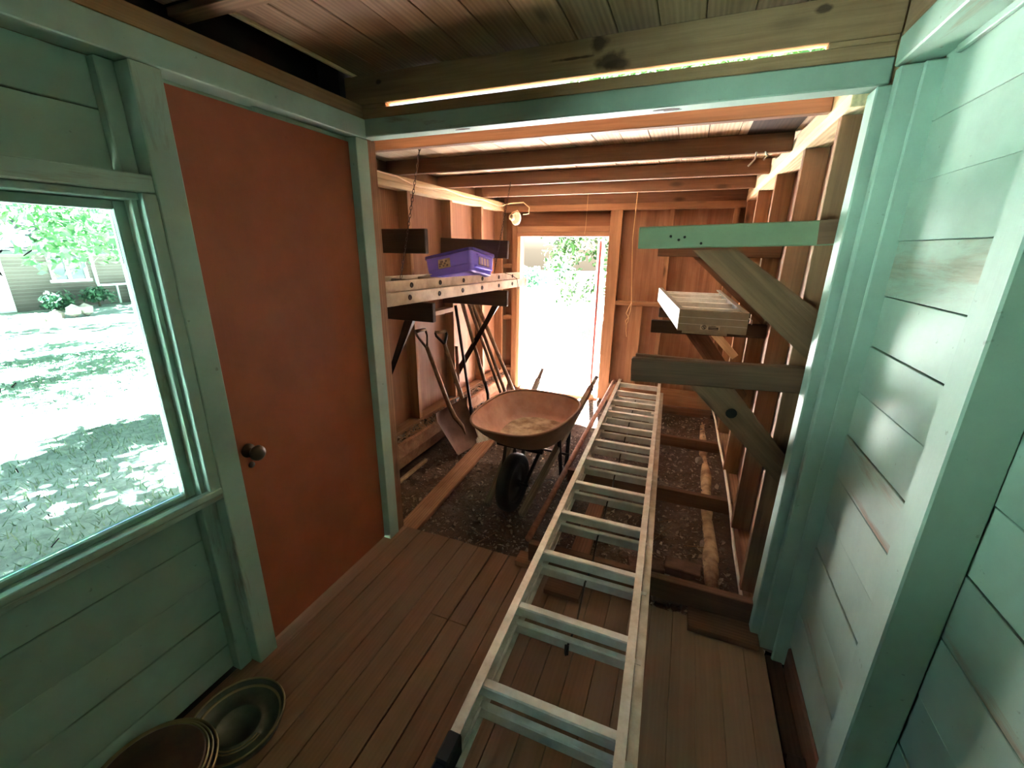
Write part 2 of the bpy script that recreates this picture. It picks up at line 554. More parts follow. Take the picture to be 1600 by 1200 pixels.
M['dirt'] = groundmat('dark_dirt', [(0.3, lin(70, 50, 40)), (0.55, lin(92, 74, 62)), (0.75, lin(134, 120, 110))], 3.0, 34, 0.8, 0.75)
M['lawn'] = groundmat('lawn', [(0.3, lin(96, 110, 96)), (0.55, lin(138, 150, 136)), (0.75, lin(186, 188, 176))], 0.7, 16, 0.5)
M['path'] = groundmat('pale_gravel', [(0.3, lin(206, 204, 200)), (0.7, lin(232, 230, 226))], 0.8, 30, 0.4)
M['leaf_dark'] = leafmat('shrub_leaf', (12, 36, 8), (40, 76, 24), 0.06)
M['soil'] = groundmat('dark_soil', [(0.3, lin(74, 60, 46)), (0.7, lin(104, 88, 68))], 1.4, 30, 0.5)  # dark soil in its own colour, for the ground by the shrub

# ================================================================== SETTING
# ---- ground outside and the pit under the missing floor
def grid_ground(name, x0, x1, y0, y1, nx, ny, zf, mat):
    vs_, fs = [], []
    for j in range(ny + 1):
        for i in range(nx + 1):
            x = x0 + (x1 - x0) * i / nx; y = y0 + (y1 - y0) * j / ny
            vs_.append((x, y, zf(x, y)))
    for j in range(ny):
        for i in range(nx):
            q = j * (nx + 1) + i
            fs.append((q, q + 1, q + nx + 2, q + nx + 1))
    o = pydata(name, vs_, fs, mat, smooth=True)
    o['kind'] = 'structure'
    return o


def lawn_z(x, y):
    d = max(0.0, -x - 2.2)
    return -0.30 - 0.45 * min(1, d / 19) + 0.03 * noise.noise((x * 0.7, y * 0.7, 0))


def dirt_z(x, y):
    t = min(1, max(0, (y - 1.9) / 2.7))
    z = -0.11 + 0.07 * t + 0.022 * noise.noise((x * 3, y * 3, 1)) + 0.014 * noise.noise((x * 9, y * 9, 4))
    if x > 0.1: z += 0.075 * min(1, (x - 0.1) / 0.25)
    if x < -1.75: z += 0.03
    return z


grid_ground('lawn', -60, -6, -30, 45, 60, 70, lawn_z, M['lawn'])
grid_ground('near_lawn', -6, -2.15, -30, 4.74, 30, 60, lawn_z, M['lawn'])
yz = lambda x, y: -0.04 + 0.012 * max(0, y - 8) + 0.03 * noise.noise((x * 0.6, y * 0.6, 3))
grid_ground('yard_path', -6, 6, 4.74, 60, 30, 60, yz, M['path'])
grid_ground('added_shrub_bed', -1.3, 30, 8.0, 30, 30, 30, lambda x, y: yz(x, y) + 0.02, M['soil'])  # dark bed added so less light bounces up onto the shrub
grid_ground('front_yard', -2.15, 40, -40, -0.97, 40, 40, lambda x, y: -0.12, M['lawn'])
grid_ground('dirt_ground', -2.15, 0.75, 1.70, 4.74, 58, 60, dirt_z, M['dirt'])

# ---- floor of the front room: tongue and groove boards along y
bm = bmesh.new(); add_box(bm, (-1.52, -0.95, -0.10), (0.50, 1.70, -0.026))
floor = structure('floor', bm, M['dark'])
x = -1.47; k = 0
while x < 0.475:
    w = 0.094
    x2 = min(x + w, 0.492)
    y2 = 1.80 if x2 < -0.62 else 1.745
    mm = M['floor'] if x2 < -0.10 else M['dusty']
    z0 = 0.0007 * math.sin(k * 2.3)
    if abs(x + 0.86) < 0.05:
        box('plank', (x, -0.95, -0.024), (x2 - 0.005, 1.30, z0), mm, floor, 0.0015)
        box('plank', (x, 1.303, -0.024), (x2 - 0.005, y2, z0), mm, floor, 0.0015)
    else:
        box('plank', (x, -0.95, -0.024), (x2 - (0.0028 if mm is M['floor'] else 0.0010), y2 + 0.004 * math.sin(k * 5), z0), mm, floor, 0.0012)
    x += w; k += 1
# joists left standing where the rear floor has gone
box('joist', (-0.600, 1.765, 0.032), (0.452, 1.805, 0.142), M['brown_board'], floor, 0.003)
for (xa, xb, y, z0, z1) in ((-0.63, 0.435, 2.68, 0.005, 0.10), (-0.60, 0.412, 3.58, 0.012, 0.10), (-0.60, 0.376, 4.36, 0.02, 0.10)):
    box('joist', (xa, y, z0), (xb, y + 0.04, z1), M['brown_board'], floor, 0.003)
box('shim_board', (0.19, 1.655, 0.001), (0.47, 1.80, 0.031), M['brown_board'], floor)
box('end_block', (-0.665, 1.74, -0.02), (-0.575, 1.83, 0.031), M['rot'], floor)
for y in (2.62, 3.54): box('ledger_block', (0.44, y, 0.0), (0.49, y + 0.13, 0.085), M['brown_board'], floor)
# base plate seen through the gap beside the right-hand wall
box('base_plate', (0.512, -0.95, -0.05), (0.562, 1.28, -0.012), M['dark_board'], floor)
box('base_plate', (0.505, 1.285, -0.06), (0.562, 1.69, -0.03), M['dark_board'], floor)

# ---- left wall of the front room
bm = bmesh.new()
add_box(bm, (-1.545, -0.95, -0.15), (-1.518, 0.80, 0.76))
add_box(bm, (-1.545, -0.95, -0.15), (-1.518, -0.87, 2.20))
add_box(bm, (-1.545, -0.95, 1.74), (-1.518, 0.90, 2.20))
add_box(bm, (-1.545, 0.90, 2.062), (-1.518, 1.80, 2.20))
add_box(bm, (-1.545, 1.66, -0.15), (-1.518, 1.80, 2.20))
add_box(bm, (-1.545, -0.95, 0.76), (-1.518, -0.14, 1.74))
wall_left = structure('wall_left', bm, M['ext'])
zs = [0.0, 0.115, 0.275, 0.43, 0.60, 0.757]
for k, (z0, z1) in enumerate(zip(zs, zs[1:])):
    o = box('siding_board', (-1.514, -0.95, z0 + 0.0015), (-1.490 + 0.002 * (k % 2), 0.815, z1 - 0.0015), M['green'], wall_left, 0.002, tilt=0.003 * math.sin(k))
for z0, z1 in ((0.76, 0.92), (0.92, 1.08), (1.08, 1.24), (1.24, 1.40), (1.40, 1.56), (1.56, 1.735)):
    box('siding_board', (-1.514, -0.95, z0 + 0.0015), (-1.490, -0.165, z1 - 0.0015), M['green'], wall_left)
for z0, z1 in ((1.79, 1.938), (1.938, 2.06)):
    box('siding_board', (-1.514, -0.95, z0 + 0.0015), (-1.490, 0.835, z1 - 0.0015), M['green'], wall_left)
box('stud', (-1.490, 0.826, 0.0), (-1.400, 0.905, 2.056), M['green_trim'], wall_left, 0.003)
box('stud', (-1.490, 0.775, 0.0), (-1.445, 0.824, 0.762), M['green_trim'], wall_left, 0.003)
box('stud', (-1.490, 0.780, 1.785), (-1.455, 0.824, 2.056), M['green'], wall_left, 0.003)
box('stud', (-1.490, -0.95, 0.0), (-1.400, -0.87, 2.056), M['green'], wall_left, 0.003)
box('head_rail', (-1.490, -0.16, 1.736), (-1.402, 0.824, 1.782), M['green_trim'], wall_left, 0.003)
box('top_plate', (-1.490, -0.95, 2.058), (-1.400, 1.735, 2.135), M['green_trim'], wall_left, 0.003)
box('top_plate', (-1.490, -0.95, 2.137), (-1.410, 1.735, 2.190), M['beam'], wall_left, 0.003)
box('jamb_post', (-1.490, 1.660, 0.0), (-1.400, 1.738, 2.056), M['green_trim'], wall_left, 0.003)
box('corner_post', (-1.500, 1.740, -0.06), (-1.408, 1.800, 2.062), M['rot'], wall_left, 0.004)
box('door_stop', (-1.500, 0.906, 2.030), (-1.478, 1.66, 2.057), M['green_trim'], wall_left)
box('door_stop', (-1.470, 1.22, 2.040), (-1.452, 1.66, 2.057), M['green_trim'], wall_left)

# window in the left wall
win = structure('window_1')
box('window_sill', (-1.505, -0.16, 0.765), (-1.398, 0.824, 0.785), M['green_worn'], win, 0.003)
box('window_sill', (-1.425, -0.16, 0.785), (-1.396, 0.824, 0.806), M['green_worn'], win, 0.003)
box('window_jamb', (-1.512, 0.790, 0.786), (-1.402, 0.825, 1.735), M['green_trim'], win, 0.003)
box('window_stop', (-1.468, 0.776, 0.786), (-1.432, 0.7895, 1.735), M['green_worn'], win, 0.002)
box('window_jamb', (-1.512, -0.16, 0.786), (-1.402, -0.13, 1.735), M['green_trim'], win, 0.003)
box('window_head', (-1.512, -0.13, 1.716), (-1.420, 0.7895, 1.7355), M['green_trim'], win, 0.003)
box('sash_frame', (-1.506, 0.752, 0.786), (-1.472, 0.7895, 1.715), M['green_worn'], win, 0.003)
box('sash_frame', (-1.506, -0.13, 0.786), (-1.472, 0.7515, 0.803), M['green_worn'], win, 0.003)
box('sash_frame', (-1.506, -0.13, 1.690), (-1.472, 0.7515, 1.715), M['green_worn'], win, 0.003)
bm = bmesh.new(); add_box(bm, (-1.491, -0.129, 0.8035), (-1.487, 0.7512, 1.6895))
pane = meshobj('pane', bm, M['glass'], win)
for k in range(26):
    y_, z_ = rng.uniform(0.25, 0.74), rng.uniform(0.83, 1.66)
    r_ = rng.uniform(0.0015, 0.0038)
    add = bmesh.new()
    add_tube(add, [(-1.4855, y_, z_), (-1.4855, y_ + r_ * 3 * rng.uniform(-1, 1), z_ + r_ * 3 * rng.uniform(-1, 1)), (-1.4855, y_ + r_ * 5 * rng.uniform(-1, 1), z_ + r_ * 3)], r_ * 0.5, 4)
    meshobj('dirt_speck', add, M['ink'], win)

# orange door in the left wall
door = structure('door_1')
edges = [0.910, 1.657]
for y0, y1 in zip(edges, edges[1:]):
    box('door_panel', (-1.475, y0 + 0.0006, 0.012), (-1.438, y1 - 0.0006, 2.036), M['orange_door'], door, 0.0012)
kn = lathe('door_knob', [(0.0, 0.0), (0.026, 0.0), (0.026, 0.005), (0.012, 0.008), (0.011, 0.03), (0.022, 0.036), (0.029, 0.048), (0.027, 0.060), (0.016, 0.068), (0.0, 0.070)], M['brass'], door, 20, (-1.438, 0.965, 0.875), (1, 0, 0))
lathe('keyhole_plate', [(0.0, 0.0), (0.012, 0.0), (0.012, 0.004), (0.0, 0.005)], M['brass'], door, 14, (-1.438, 0.968, 0.815), (1, 0, 0))

# ---- opening between the rooms: header and right-hand posts
hdr = structure('trim_1')
box('header_board', (-1.492, 1.728, 2.066), (0.470, 1.800, 2.136), M['green_trim'], hdr, 0.004)
box('header_plate', (-1.492, 1.735, 2.138), (0.470, 1.775, 2.1755), M['beam'], hdr, 0.002)
box('header_block', (-1.492, 1.733, 2.176), (-1.288, 1.766, 2.1905), M['beam'], hdr)
box('header_block', (0.300, 1.733, 2.176), (0.470, 1.766, 2.1905), M['beam'], hdr)
box('header_joist', (-1.492, 1.728, 2.1905), (0.470, 1.7655, 2.300), M['beam_spot'], hdr, 0.002)
for px_, py_, lx_, ly_ in ((-0.93, 1.752, .035, .008), (-0.50, 1.745, .028, .006), (-0.14, 1.757, .045, .010), (-0.12, 1.770, .030, .006)):
    bm = bmesh.new()
    vv = [bm.verts.new((px_ + lx_ * math.cos(t) * (1 + .3 * math.sin(3 * t)), py_ + ly_ * math.sin(t), z_)) for z_ in (2.0652, 2.0664) for t in np.linspace(0, 2 * math.pi, 9)[:-1]]
    bm.faces.new(vv[:8]); bm.faces.new(vv[8:])
    for i in range(8): bm.faces.new((vv[i], vv[(i + 1) % 8], vv[8 + (i + 1) % 8], vv[8 + i]))
    meshobj('peeled_patch', bm, M['dark_board'], hdr)
posts = structure('trim_2')
box('jamb_post', (0.440, 1.722, 0.0), (0.495, 1.800, 2.064), M['green_trim'], posts, 0.004)
box('jamb_post', (0.474, 1.684, 0.0), (0.530, 1.721, 2.100), M['green_trim'], posts, 0.004)
box('jamb_post', (0.523, 1.668, -0.04), (0.580, 1.683, 2.100), M['green_trim'], posts, 0.004)

box('corner_leak_filler', (0.5315, 1.736, -0.05), (0.600, 1.800, 2.30), M['beam'], posts)  # fillers added to stop outside light leaking in at the corner
box('corner_leak_filler', (0.472, 1.736, 2.07), (0.530, 1.800, 2.30), M['beam'], posts)
# ---- right wall of the front room
bm = bmesh.new()
add_box(bm, (0.602, -0.95, 0.0), (0.625, 1.80, 2.30))
wall_right = structure('wall_right', bm, M['ext'])
zr = [0.075, 0.245, 0.395, 0.545, 0.695, 0.85, 1.005, 1.160, 1.313, 1.470, 1.632, 1.79, 1.945, 2.12]
for k, (z0, z1) in enumerate(zip(zr, zr[1:])):
    mm = M['green']
    if abs(z0 - 1.470) < 1e-3: mm = M['green_bare']
    if k in (1, 5): mm = M['green_worn']
    off = [0, .002, -.001, .0025, .001, 0, .002, -.001, .002, .0, -.004, .001, 0][k]
    ca = 0.0035 if k in (0, 1, 3, 5, 6, 7, 8, 9) else 0.0012
    box('siding_board', (0.570 + off, -0.95, z0 + ca), (0.596, 1.69, z1), mm, wall_right, 0.0015, tilt=0.004)
box('bottom_board', (0.566, -0.95, -0.06), (0.590, 1.66, 0.070), M['brown_board'], wall_right, 0.006)
box('stud', (0.480, 0.950, -0.03), (0.5695, 1.032, 2.104), M['green'], wall_right, 0.004)
box('stud', (0.480, 0.10, -0.03), (0.5695, 0.18, 2.104), M['green'], wall_right, 0.004)
box('stud', (0.480, -0.72, -0.03), (0.5695, -0.64, 2.104), M['green'], wall_right, 0.004)
box('top_plate', (0.470, -0.95, 2.106), (0.5695, 1.727, 2.182), M['green_worn'], wall_right, 0.004)
box('top_plate', (0.472, -0.95, 2.184), (0.5695, 1.727, 2.298), M['ceiling'], wall_right, 0.004)
box('ledger_strip', (0.556, -0.95, 2.086), (0.5695, 1.60, 2.104), M['green'], wall_right, 0.002)

# ---- wall behind the camera
bm = bmesh.new()
add_box(bm, (-1.545, -1.0, -0.15), (0.625, -0.96, 2.32))
structure('wall_front', bm, M['green'])

# ---- ceiling of the front room
bm = bmesh.new(); add_box(bm, (-2.25, -1.0, 2.60), (0.80, 1.82, 2.63))
add_box(bm, (-1.64, -1.0, 2.19), (-1.61, 1.80, 2.60))
add_box(bm, (0.60, -1.0, 2.30), (0.625, 1.80, 2.60))
add_box(bm, (-1.64, 1.79, 2.30), (0.625, 1.82, 2.60))
add_box(bm, (-1.64, -1.0, 2.30), (0.625, -0.97, 2.60))
add_box(bm, (-1.64, 1.70, 2.192), (-1.495, 1.80, 2.40))  # block added to close a light leak into the roof space
add_box(bm, (-1.64, -1.0, 2.172), (-1.515, 1.80, 2.191))  # soffit strip added to keep sky light out of the roof space
ceiling = structure('ceiling', bm, M['dark'])
x = -1.425; k = 0
while x < 0.58:
    w = 0.138
    x2 = min(x + w, 0.598)
    box('plank', (x, -0.95, 2.302 + 0.0015 * (k % 3)), (x2 - 0.003, 1.765, 2.322), M['ceiling'], ceiling, 0.002)
    x += w; k += 1
box('plank', (-1.60, -0.95, 2.303), (-1.428, 1.08, 2.322), M['ceiling'], ceiling, 0.002)
box('cross_strip', (-1.60, 1.085, 2.278), (-1.05, 1.145, 2.3015), M['ceiling'], ceiling, 0.002)
box('edge_strip', (-1.452, 1.15, 2.298), (-1.436, 1.765, 2.314), M['stud_pale'], ceiling, 0.001)

# ---- rear room -----------------------------------------------------
RX0, RX1, RY = -1.96, 0.405, 4.60
# roof: planks along y over rafters along x
bm = bmesh.new(); add_box(bm, (-2.25, 1.80, 2.186), (0.75, 4.85, 2.190))
roof = structure('ceiling_rear', bm, M['dark'])
x = -2.12; k = 0
while x < 0.60:
    w = 0.142
    box('plank', (x, 1.802, 2.174 + 0.001 * (k % 2)), (min(x + w, 0.62) - 0.003, 4.80, 2.185), M['roof'], roof, 0.002)
    x += w; k += 1
for y in (2.042, 2.715, 3.39, 4.09):
    box('rafter', (-2.05, y, 2.083), (RX1 - 0.002, y + 0.038, 2.1735), M['rafter'], roof, 0.003)
for y0, y1 in ((1.772, 2.02), (2.758, 3.388), (3.43, 4.088)):
    pass
box('plank_gap_shade', (0.19, 2.30, 2.1685), (0.40, 2.712, 2.1735), M['dark_board'], roof)  # dark sheet standing in for the shade in an opening between the planks

# left wall of the rear room
bm = bmesh.new(); add_box(bm, (-2.085, 1.80, -0.15), (-2.062, 4.75, 2.184))
wrl = structure('wall_rear_left', bm, M['ext'])
for y0, y1 in ((1.81, 2.84), (2.842, 4.06), (4.062, 4.70)):
    box('sheathing_panel', (-2.061, y0, 0.10), (-2.051, y1, 2.08), M['ply'], wrl, 0.001)
for y in (2.20, 2.82, 3.44, 4.05):
    box('stud', (-2.050, y, 0.22), (RX0, y + 0.04, 1.994), M['stud'], wrl, 0.002)
box('stud', (-2.050, 4.56, 0.22), (RX0, 4.60, 1.994), M['stud'], wrl, 0.002)
box('top_plate', (-2.050, 1.81, 1.996), (RX0 + 0.003, 4.69, 2.036), M['stud_pale'], wrl, 0.002)
box('top_plate', (-2.050, 1.81, 2.0375), (RX0, 4.69, 2.081), M['stud_pale'], wrl, 0.002)
box('blocking', (-2.050, 2.862, 1.050), (RX0, 3.438, 1.088), M['stud'], wrl)
box('sole_plate', (-2.050, 1.81, 0.175), (-1.955, 4.69, 0.218), M['rot'], wrl)
# old sill timber below the studs, pale broken face
bm = bmesh.new()
N = 34
ring = []
for i in range(N + 1):
    y = 1.82 + (4.46 - 1.82) * i / N
    e = 0.018 * noise.noise((y * 3, 0, 5)); f = 0.02 * noise.noise((y * 2.3, 4, 1))
    zb, zt = -0.03 + 0.03 * noise.noise((y * 2, 7, 2)), 0.185 + 0.01 * noise.noise((y * 4, 2, 2))
    pts = [(-2.05, zb), (-1.865 + e, zb + 0.01), (-1.845 + e, (zb + zt) / 2), (-1.855 + f, zt - 0.015), (-1.872 + f, zt - 0.003), (-2.05, zt - 0.012)]
    ring.append([bm.verts.new((p[0], y, p[1])) for p in pts])
for A, B in zip(ring, ring[1:]):
    for q in range(6): bm.faces.new((A[q], A[(q + 1) % 6], B[(q + 1) % 6], B[q]))
bm.faces.new(ring[0]); bm.faces.new(ring[-1][::-1])
meshobj('sill_timber', bm, M['rot'], wrl)

# stub closing the rear room behind the left-hand post
bm = bmesh.new(); add_box(bm, (-2.085, 1.775, -0.15), (-1.502, 1.80, 2.184)); structure('wall_rear_stub', bm, M['ext'])

# right wall of the rear room
bm = bmesh.new(); add_box(bm, (0.512, 1.802, -0.15), (0.535, 4.75, 2.184))
wrr = structure('wall_rear_right', bm, M['ext'])
ys = [1.805, 2.10, 2.40, 2.75, 3.10, 3.5, 3.9, 4.3, 4.69]
for y0, y1 in zip(ys, ys[1:]):
    box('sheathing_board', (0.496, y0, 0.0), (0.508, y1 - 0.003, 2.085), M['ply'], wrr, 0.001)
for y in (1.885, 2.39, 3.08, 3.84, 4.50):
    box('stud', (RX1, y, 0.10), (0.4955, y + 0.04, 2.033), M['stud'], wrr, 0.002)
box('top_plate', (RX1 - 0.002, 1.806, 2.035), (0.4955, 4.69, 2.0815), M['stud_pale'], wrr, 0.002)
box('top_plate', (RX1, 1.806, 2.083), (0.4955, 4.69, 2.135), M['stud_pale'], wrr, 0.002)
box('rim_beam', (0.44, 1.81, -0.12), (0.510, 4.69, 0.098), M['rot'], wrr, 0.003)

# back wall with the doorway
bm = bmesh.new()
add_box(bm, (-2.085, 4.706, -0.2), (-1.756, 4.73, 2.184))
add_box(bm, (-0.79, 4.706, -0.2), (0.535, 4.73, 2.184))
add_box(bm, (-1.756, 4.706, 1.735), (-0.79, 4.73, 2.184))
wb = structure('wall_back', bm, M['ext'])
for x0, x1, z0, z1 in ((-1.958, -1.76, 0.1, 1.99), (-0.785, -0.30, 0.0, 1.99), (-0.298, 0.10, 0.0, 1.99), (0.102, 0.49, 0.0, 1.99)):
    box('sheathing_panel', (x0, 4.693, z0), (x1, 4.704, z1), M['ply'], wb, 0.001)
box('sheathing_panel', (-1.76, 4.693, 1.74), (-0.785, 4.704, 1.99), M['ply_dark'], wb, 0.001)
box('top_plate', (-1.956, RY, 1.985), (RX1, 4.69, 2.045), M['stud'], wb)
box('rim_joist', (-1.956, RY + 0.02, 2.047), (RX1, 4.69, 2.172), M['rafter'], wb)
box('stud', (-1.852, RY, 0.02), (-1.795, 4.69, 1.983), M['stud'], wb)
box('stud', (-1.793, RY + 0.01, 0.0), (-1.757, 4.72, 1.735), M['stud_pale'], wb)
box('stud', (-0.793, RY, 0.0), (-0.675, 4.69, 1.983), M['stud'], wb)
box('stud', (-0.232, RY, 0.12), (-0.192, 4.69, 1.983), M['stud'], wb)
box('stud', (0.32, RY, 0.12), (0.362, 4.69, 1.983), M['stud'], wb)
box('stud', (-0.52, RY + 0.05, 0.19), (-0.40, 4.69, 1.05), M['stud'], wb)
box('header', (-1.793, RY, 1.783), (-0.795, 4.69, 1.838), M['stud'], wb)
box('header', (-1.793, RY, 1.736), (-0.795, 4.69, 1.781), M['stud'], wb)
box('blocking', (-0.673, RY, 1.058), (-0.234, 4.69, 1.098), M['stud'], wb)
for z in (0.20, 0.82, 1.40): box('blocking', (-1.956, RY, z), (-1.854, 4.69, z + 0.04), M['stud'], wb)
box('sole_plate', (-0.673, RY, 0.148), (RX1, 4.69, 0.188), M['stud'], wb)
box('rim_beam', (-0.673, RY + 0.005, -0.05), (RX1, 4.69, 0.146), M['stud'], wb)
box('threshold', (-1.80, 4.62, -0.06), (-0.80, 4.74, -0.008), M['rot'], wb)
d2 = structure('door_2')
board('door_leaf', (-0.895, 4.76, 0.87), (-1.05, 5.45, 0.87), 0.035, 1.66, M['red_door'], d2, (0, 0, 1), 0.003)
board('door_edge', (-0.872, 4.745, 0.03), (-0.872, 4.745, 1.72), 0.03, 0.025, M['housewhite'], d2, (1, 0, 0), 0.002)
# ================================================================== THINGS
# ---- long aluminium extension ladder on the floor joists
def xl(y): return -0.472 - 0.0222 * (y - 0.735)
def xr(y): return 0.004 - 0.0349 * (y - 0.864)


CH = lambda w, h, t=0.006: [(0, 0), (w, 0), (w, t), (t, t), (t, h - t), (w, h - t), (w, h), (0, h)]
lad = root('extension_ladder', (-0.30, 2.6, 0.15), 'long aluminium extension ladder lying flat along the floor joists', 'ladder')


def rail(x0, y0, x1, y1, z, h, w, inward, parent=lad, mat=None):
    prof = [(a_ * inward, b_) for a_, b_ in CH(w, h)]
    return sweep('rail', prof, (x0, y0, z), (x1, y1, z), (1, 0, 0), mat or M['alu'], parent)


YE = 4.52
rail(xl(0.735), 0.735, xl(YE), YE, 0.216, 0.064, 0.030, 1)
rail(xr(0.60), 0.60, xr(YE), YE, 0.216, 0.064, 0.030, -1)
rail(xl(0.735) + 0.006, 0.735, xl(4.42) + 0.004, 4.42, 0.146, 0.066, 0.030, 1)
rail(xr(0.60) + 0.036, 0.60, xr(4.42) + 0.034, 4.42, 0.146, 0.066, 0.030, -1)
ry = [0.902, 1.241, 1.577, 1.914, 2.246, 2.571, 2.892, 3.208, 3.524, 3.83, 4.13, 4.41]
def bar(name, y, x0, x1, z0, z1, th, mat, parent):
    bm = bmesh.new()
    add_box(bm, (x0, y, z0), (x1, y + th, z1))
    bmesh.ops.bevel(bm, geom=bm.edges[:], offset=0.003, segments=1, affect='EDGES')
    add_box(bm, (x0, y - 0.0015, z1 - 0.010), (x1, y + 0.004, z1 - 0.004))
    return meshobj(name, bm, mat, parent)
for y in ry:
    bar('rung', y, xl(y) + 0.006, xr(y) - 0.006, 0.222, 0.268, 0.032, M['alu_rung'], lad)
    if y < 4.3: bar('rung', y - 0.026, xl(y) + 0.012, xr(y) + 0.026, 0.166, 0.214, 0.024, M['alu_rung'], lad)
bm = bmesh.new()
add_box(bm, (xl(0.7) - 0.006, 0.66, 0.21), (xl(0.7) + 0.036, 0.745, 0.284))
add_box(bm, (xl(0.6) - 0.010, 0.575, 0.17), (xl(0.6) + 0.034, 0.675, 0.272))
bmesh.ops.bevel(bm, geom=bm.edges[:], offset=0.006, segments=1, affect='EDGES')
tag(meshobj('foot', bm, M['rubber'], lad), 'black rubber ladder foot')
xm = lambda y: (xl(y) + xr(y)) / 2 + 0.0
rp = []
for y in ry[1:-1]:
    rp += [(xm(y), y - 0.055, 0.175), (xm(y) + 0.002, y - 0.043, 0.206), (xm(y) + 0.003, y + 0.10, 0.165)]
tube('rope', rp, 0.0042, M['iron'], lad, 6)
box('clip', (xm(1.24) - 0.008, 1.194, 0.166), (xm(1.24) + 0.008, 1.203, 0.21), M['iron'], lad)
for s, yy in ((-1, 3.55), (1, 3.58)):
    xx = xl(yy) + 0.045 if s < 0 else xr(yy) - 0.045
    bm = bmesh.new(); add_box(bm, (xx - 0.012, yy, 0.215), (xx + 0.012, yy + 0.05, 0.275)); add_box(bm, (xx - 0.02, yy - 0.012, 0.20), (xx + 0.02, yy + 0.0, 0.232))
    meshobj('rung_lock', bm, M['alu'], lad)

# ---- ladder stored on the left-hand shelf arms
old = root('wall_ladder', (-1.66, 2.9, 1.30), 'dull extension ladder laid flat on the dark shelf arms of the left wall', 'ladder')
zb = lambda y: 1.300 - 0.0165 * (y - 1.85)
def holes(x, ylist, dz):
    for y in ylist:
        lathe('rung_end', [(0.0, 0.002), (0.008, 0.002), (0.009, 0.004), (0.015, 0.004), (0.016, 0.0), (0.0, 0.0)], M['iron'], old, 14, (x, y, zb(y) + dz), (1, 0, 0))
def orail(xo, y0, y1, dz, h, inward):
    prof = [(a_ * inward, b_) for a_, b_ in CH(0.03, h)]
    return sweep('rail', prof, (xo, y0, zb(y0) + dz), (xo, y1, zb(y1) + dz), (1, 0, 0), M['alu_old'], old)
orail(-1.452, 1.83, 3.96, 0.0, 0.068, -1)
orail(-1.900, 1.83, 3.96, 0.0, 0.068, 1)
orail(-1.492, 1.83, 3.90, 0.071, 0.056, -1)
orail(-1.876, 1.83, 3.90, 0.071, 0.056, 1)
holes(-1.452, [2.06, 2.38, 2.69, 3.0, 3.32, 3.62], 0.036)
holes(-1.492, [2.14, 2.46, 2.78, 3.09, 3.41, 3.72], 0.099)
for y in (2.06, 2.38, 2.69, 3.0, 3.32, 3.62): tube('rung', [(-1.898, y, zb(y) + 0.036), (-1.454, y, zb(y) + 0.036)], 0.014, M['alu_old'], old, 10)
for y in (2.14, 2.46, 2.78, 3.09, 3.41, 3.72): tube('rung', [(-1.872, y, zb(y) + 0.099), (-1.496, y, zb(y) + 0.099)], 0.014, M['alu_old'], old, 10)
box('end_cap', (-1.486, 3.96, zb(3.96) - 0.004), (-1.448, 3.985, zb(3.96) + 0.072), M['alu_old'], old)
tube('tie_cord', [(-1.482, 3.52, 1.402), (-1.472, 3.62, 1.385), (-1.446, 3.72, 1.345), (-1.444, 3.74, 1.29), (-1.447, 3.75, 1.25)], 0.003, M['iron'], old, 5)

# ---- shelf arms, left wall
def arm(name, y, x0, z0a, z1a, x1, z0b, z1b, t, mat, label, group=None, brace=None, pale=None):
    """board against the near face of a stud, from the wall (x0) out to its free end (x1)"""
    r_ = root(name, (x0, y, (z0a + z1a) / 2), label, 'bracket', group)
    h = ((z1a - z0a) + (z1b - z0b)) / 2
    board('arm', (x0, y, (z0a + z1a) / 2), (x1, y, (z0b + z1b) / 2), t, h, mat, r_, (0, 0, 1), 0.004)
    if brace:
        (bx0, bz0, bx1, bz1, bw, by, bm_) = brace
        board('brace', (bx0, by, bz0), (bx1, by, bz1), 0.034, bw, bm_, r_, (0, 0, 1), 0.003)
    return r_


DB = M['dark_board']
arm('shelf_bracket', 2.18, -2.048, 1.57, 1.705, -1.40, 1.57, 1.705, 0.036, DB, 'dark upper shelf arm on the left wall, nearest the green post')
la = arm('shelf_bracket', 2.18, -2.048, 1.178, 1.292, -1.37, 1.178, 1.292, 0.036, DB, 'dark lower shelf arm with brace on the left wall, nearest the green post')
arm('shelf_bracket', 3.42, -2.048, 1.545, 1.690, -1.412, 1.525, 1.668, 0.036, DB, 'dark upper shelf arm on the left wall, behind the purple bin')
lb_ = arm('shelf_bracket', 3.42, -2.048, 1.130, 1.258, -1.412, 1.128, 1.266, 0.036, DB, 'dark lower shelf arm with brace on the left wall, nearest the back doorway')

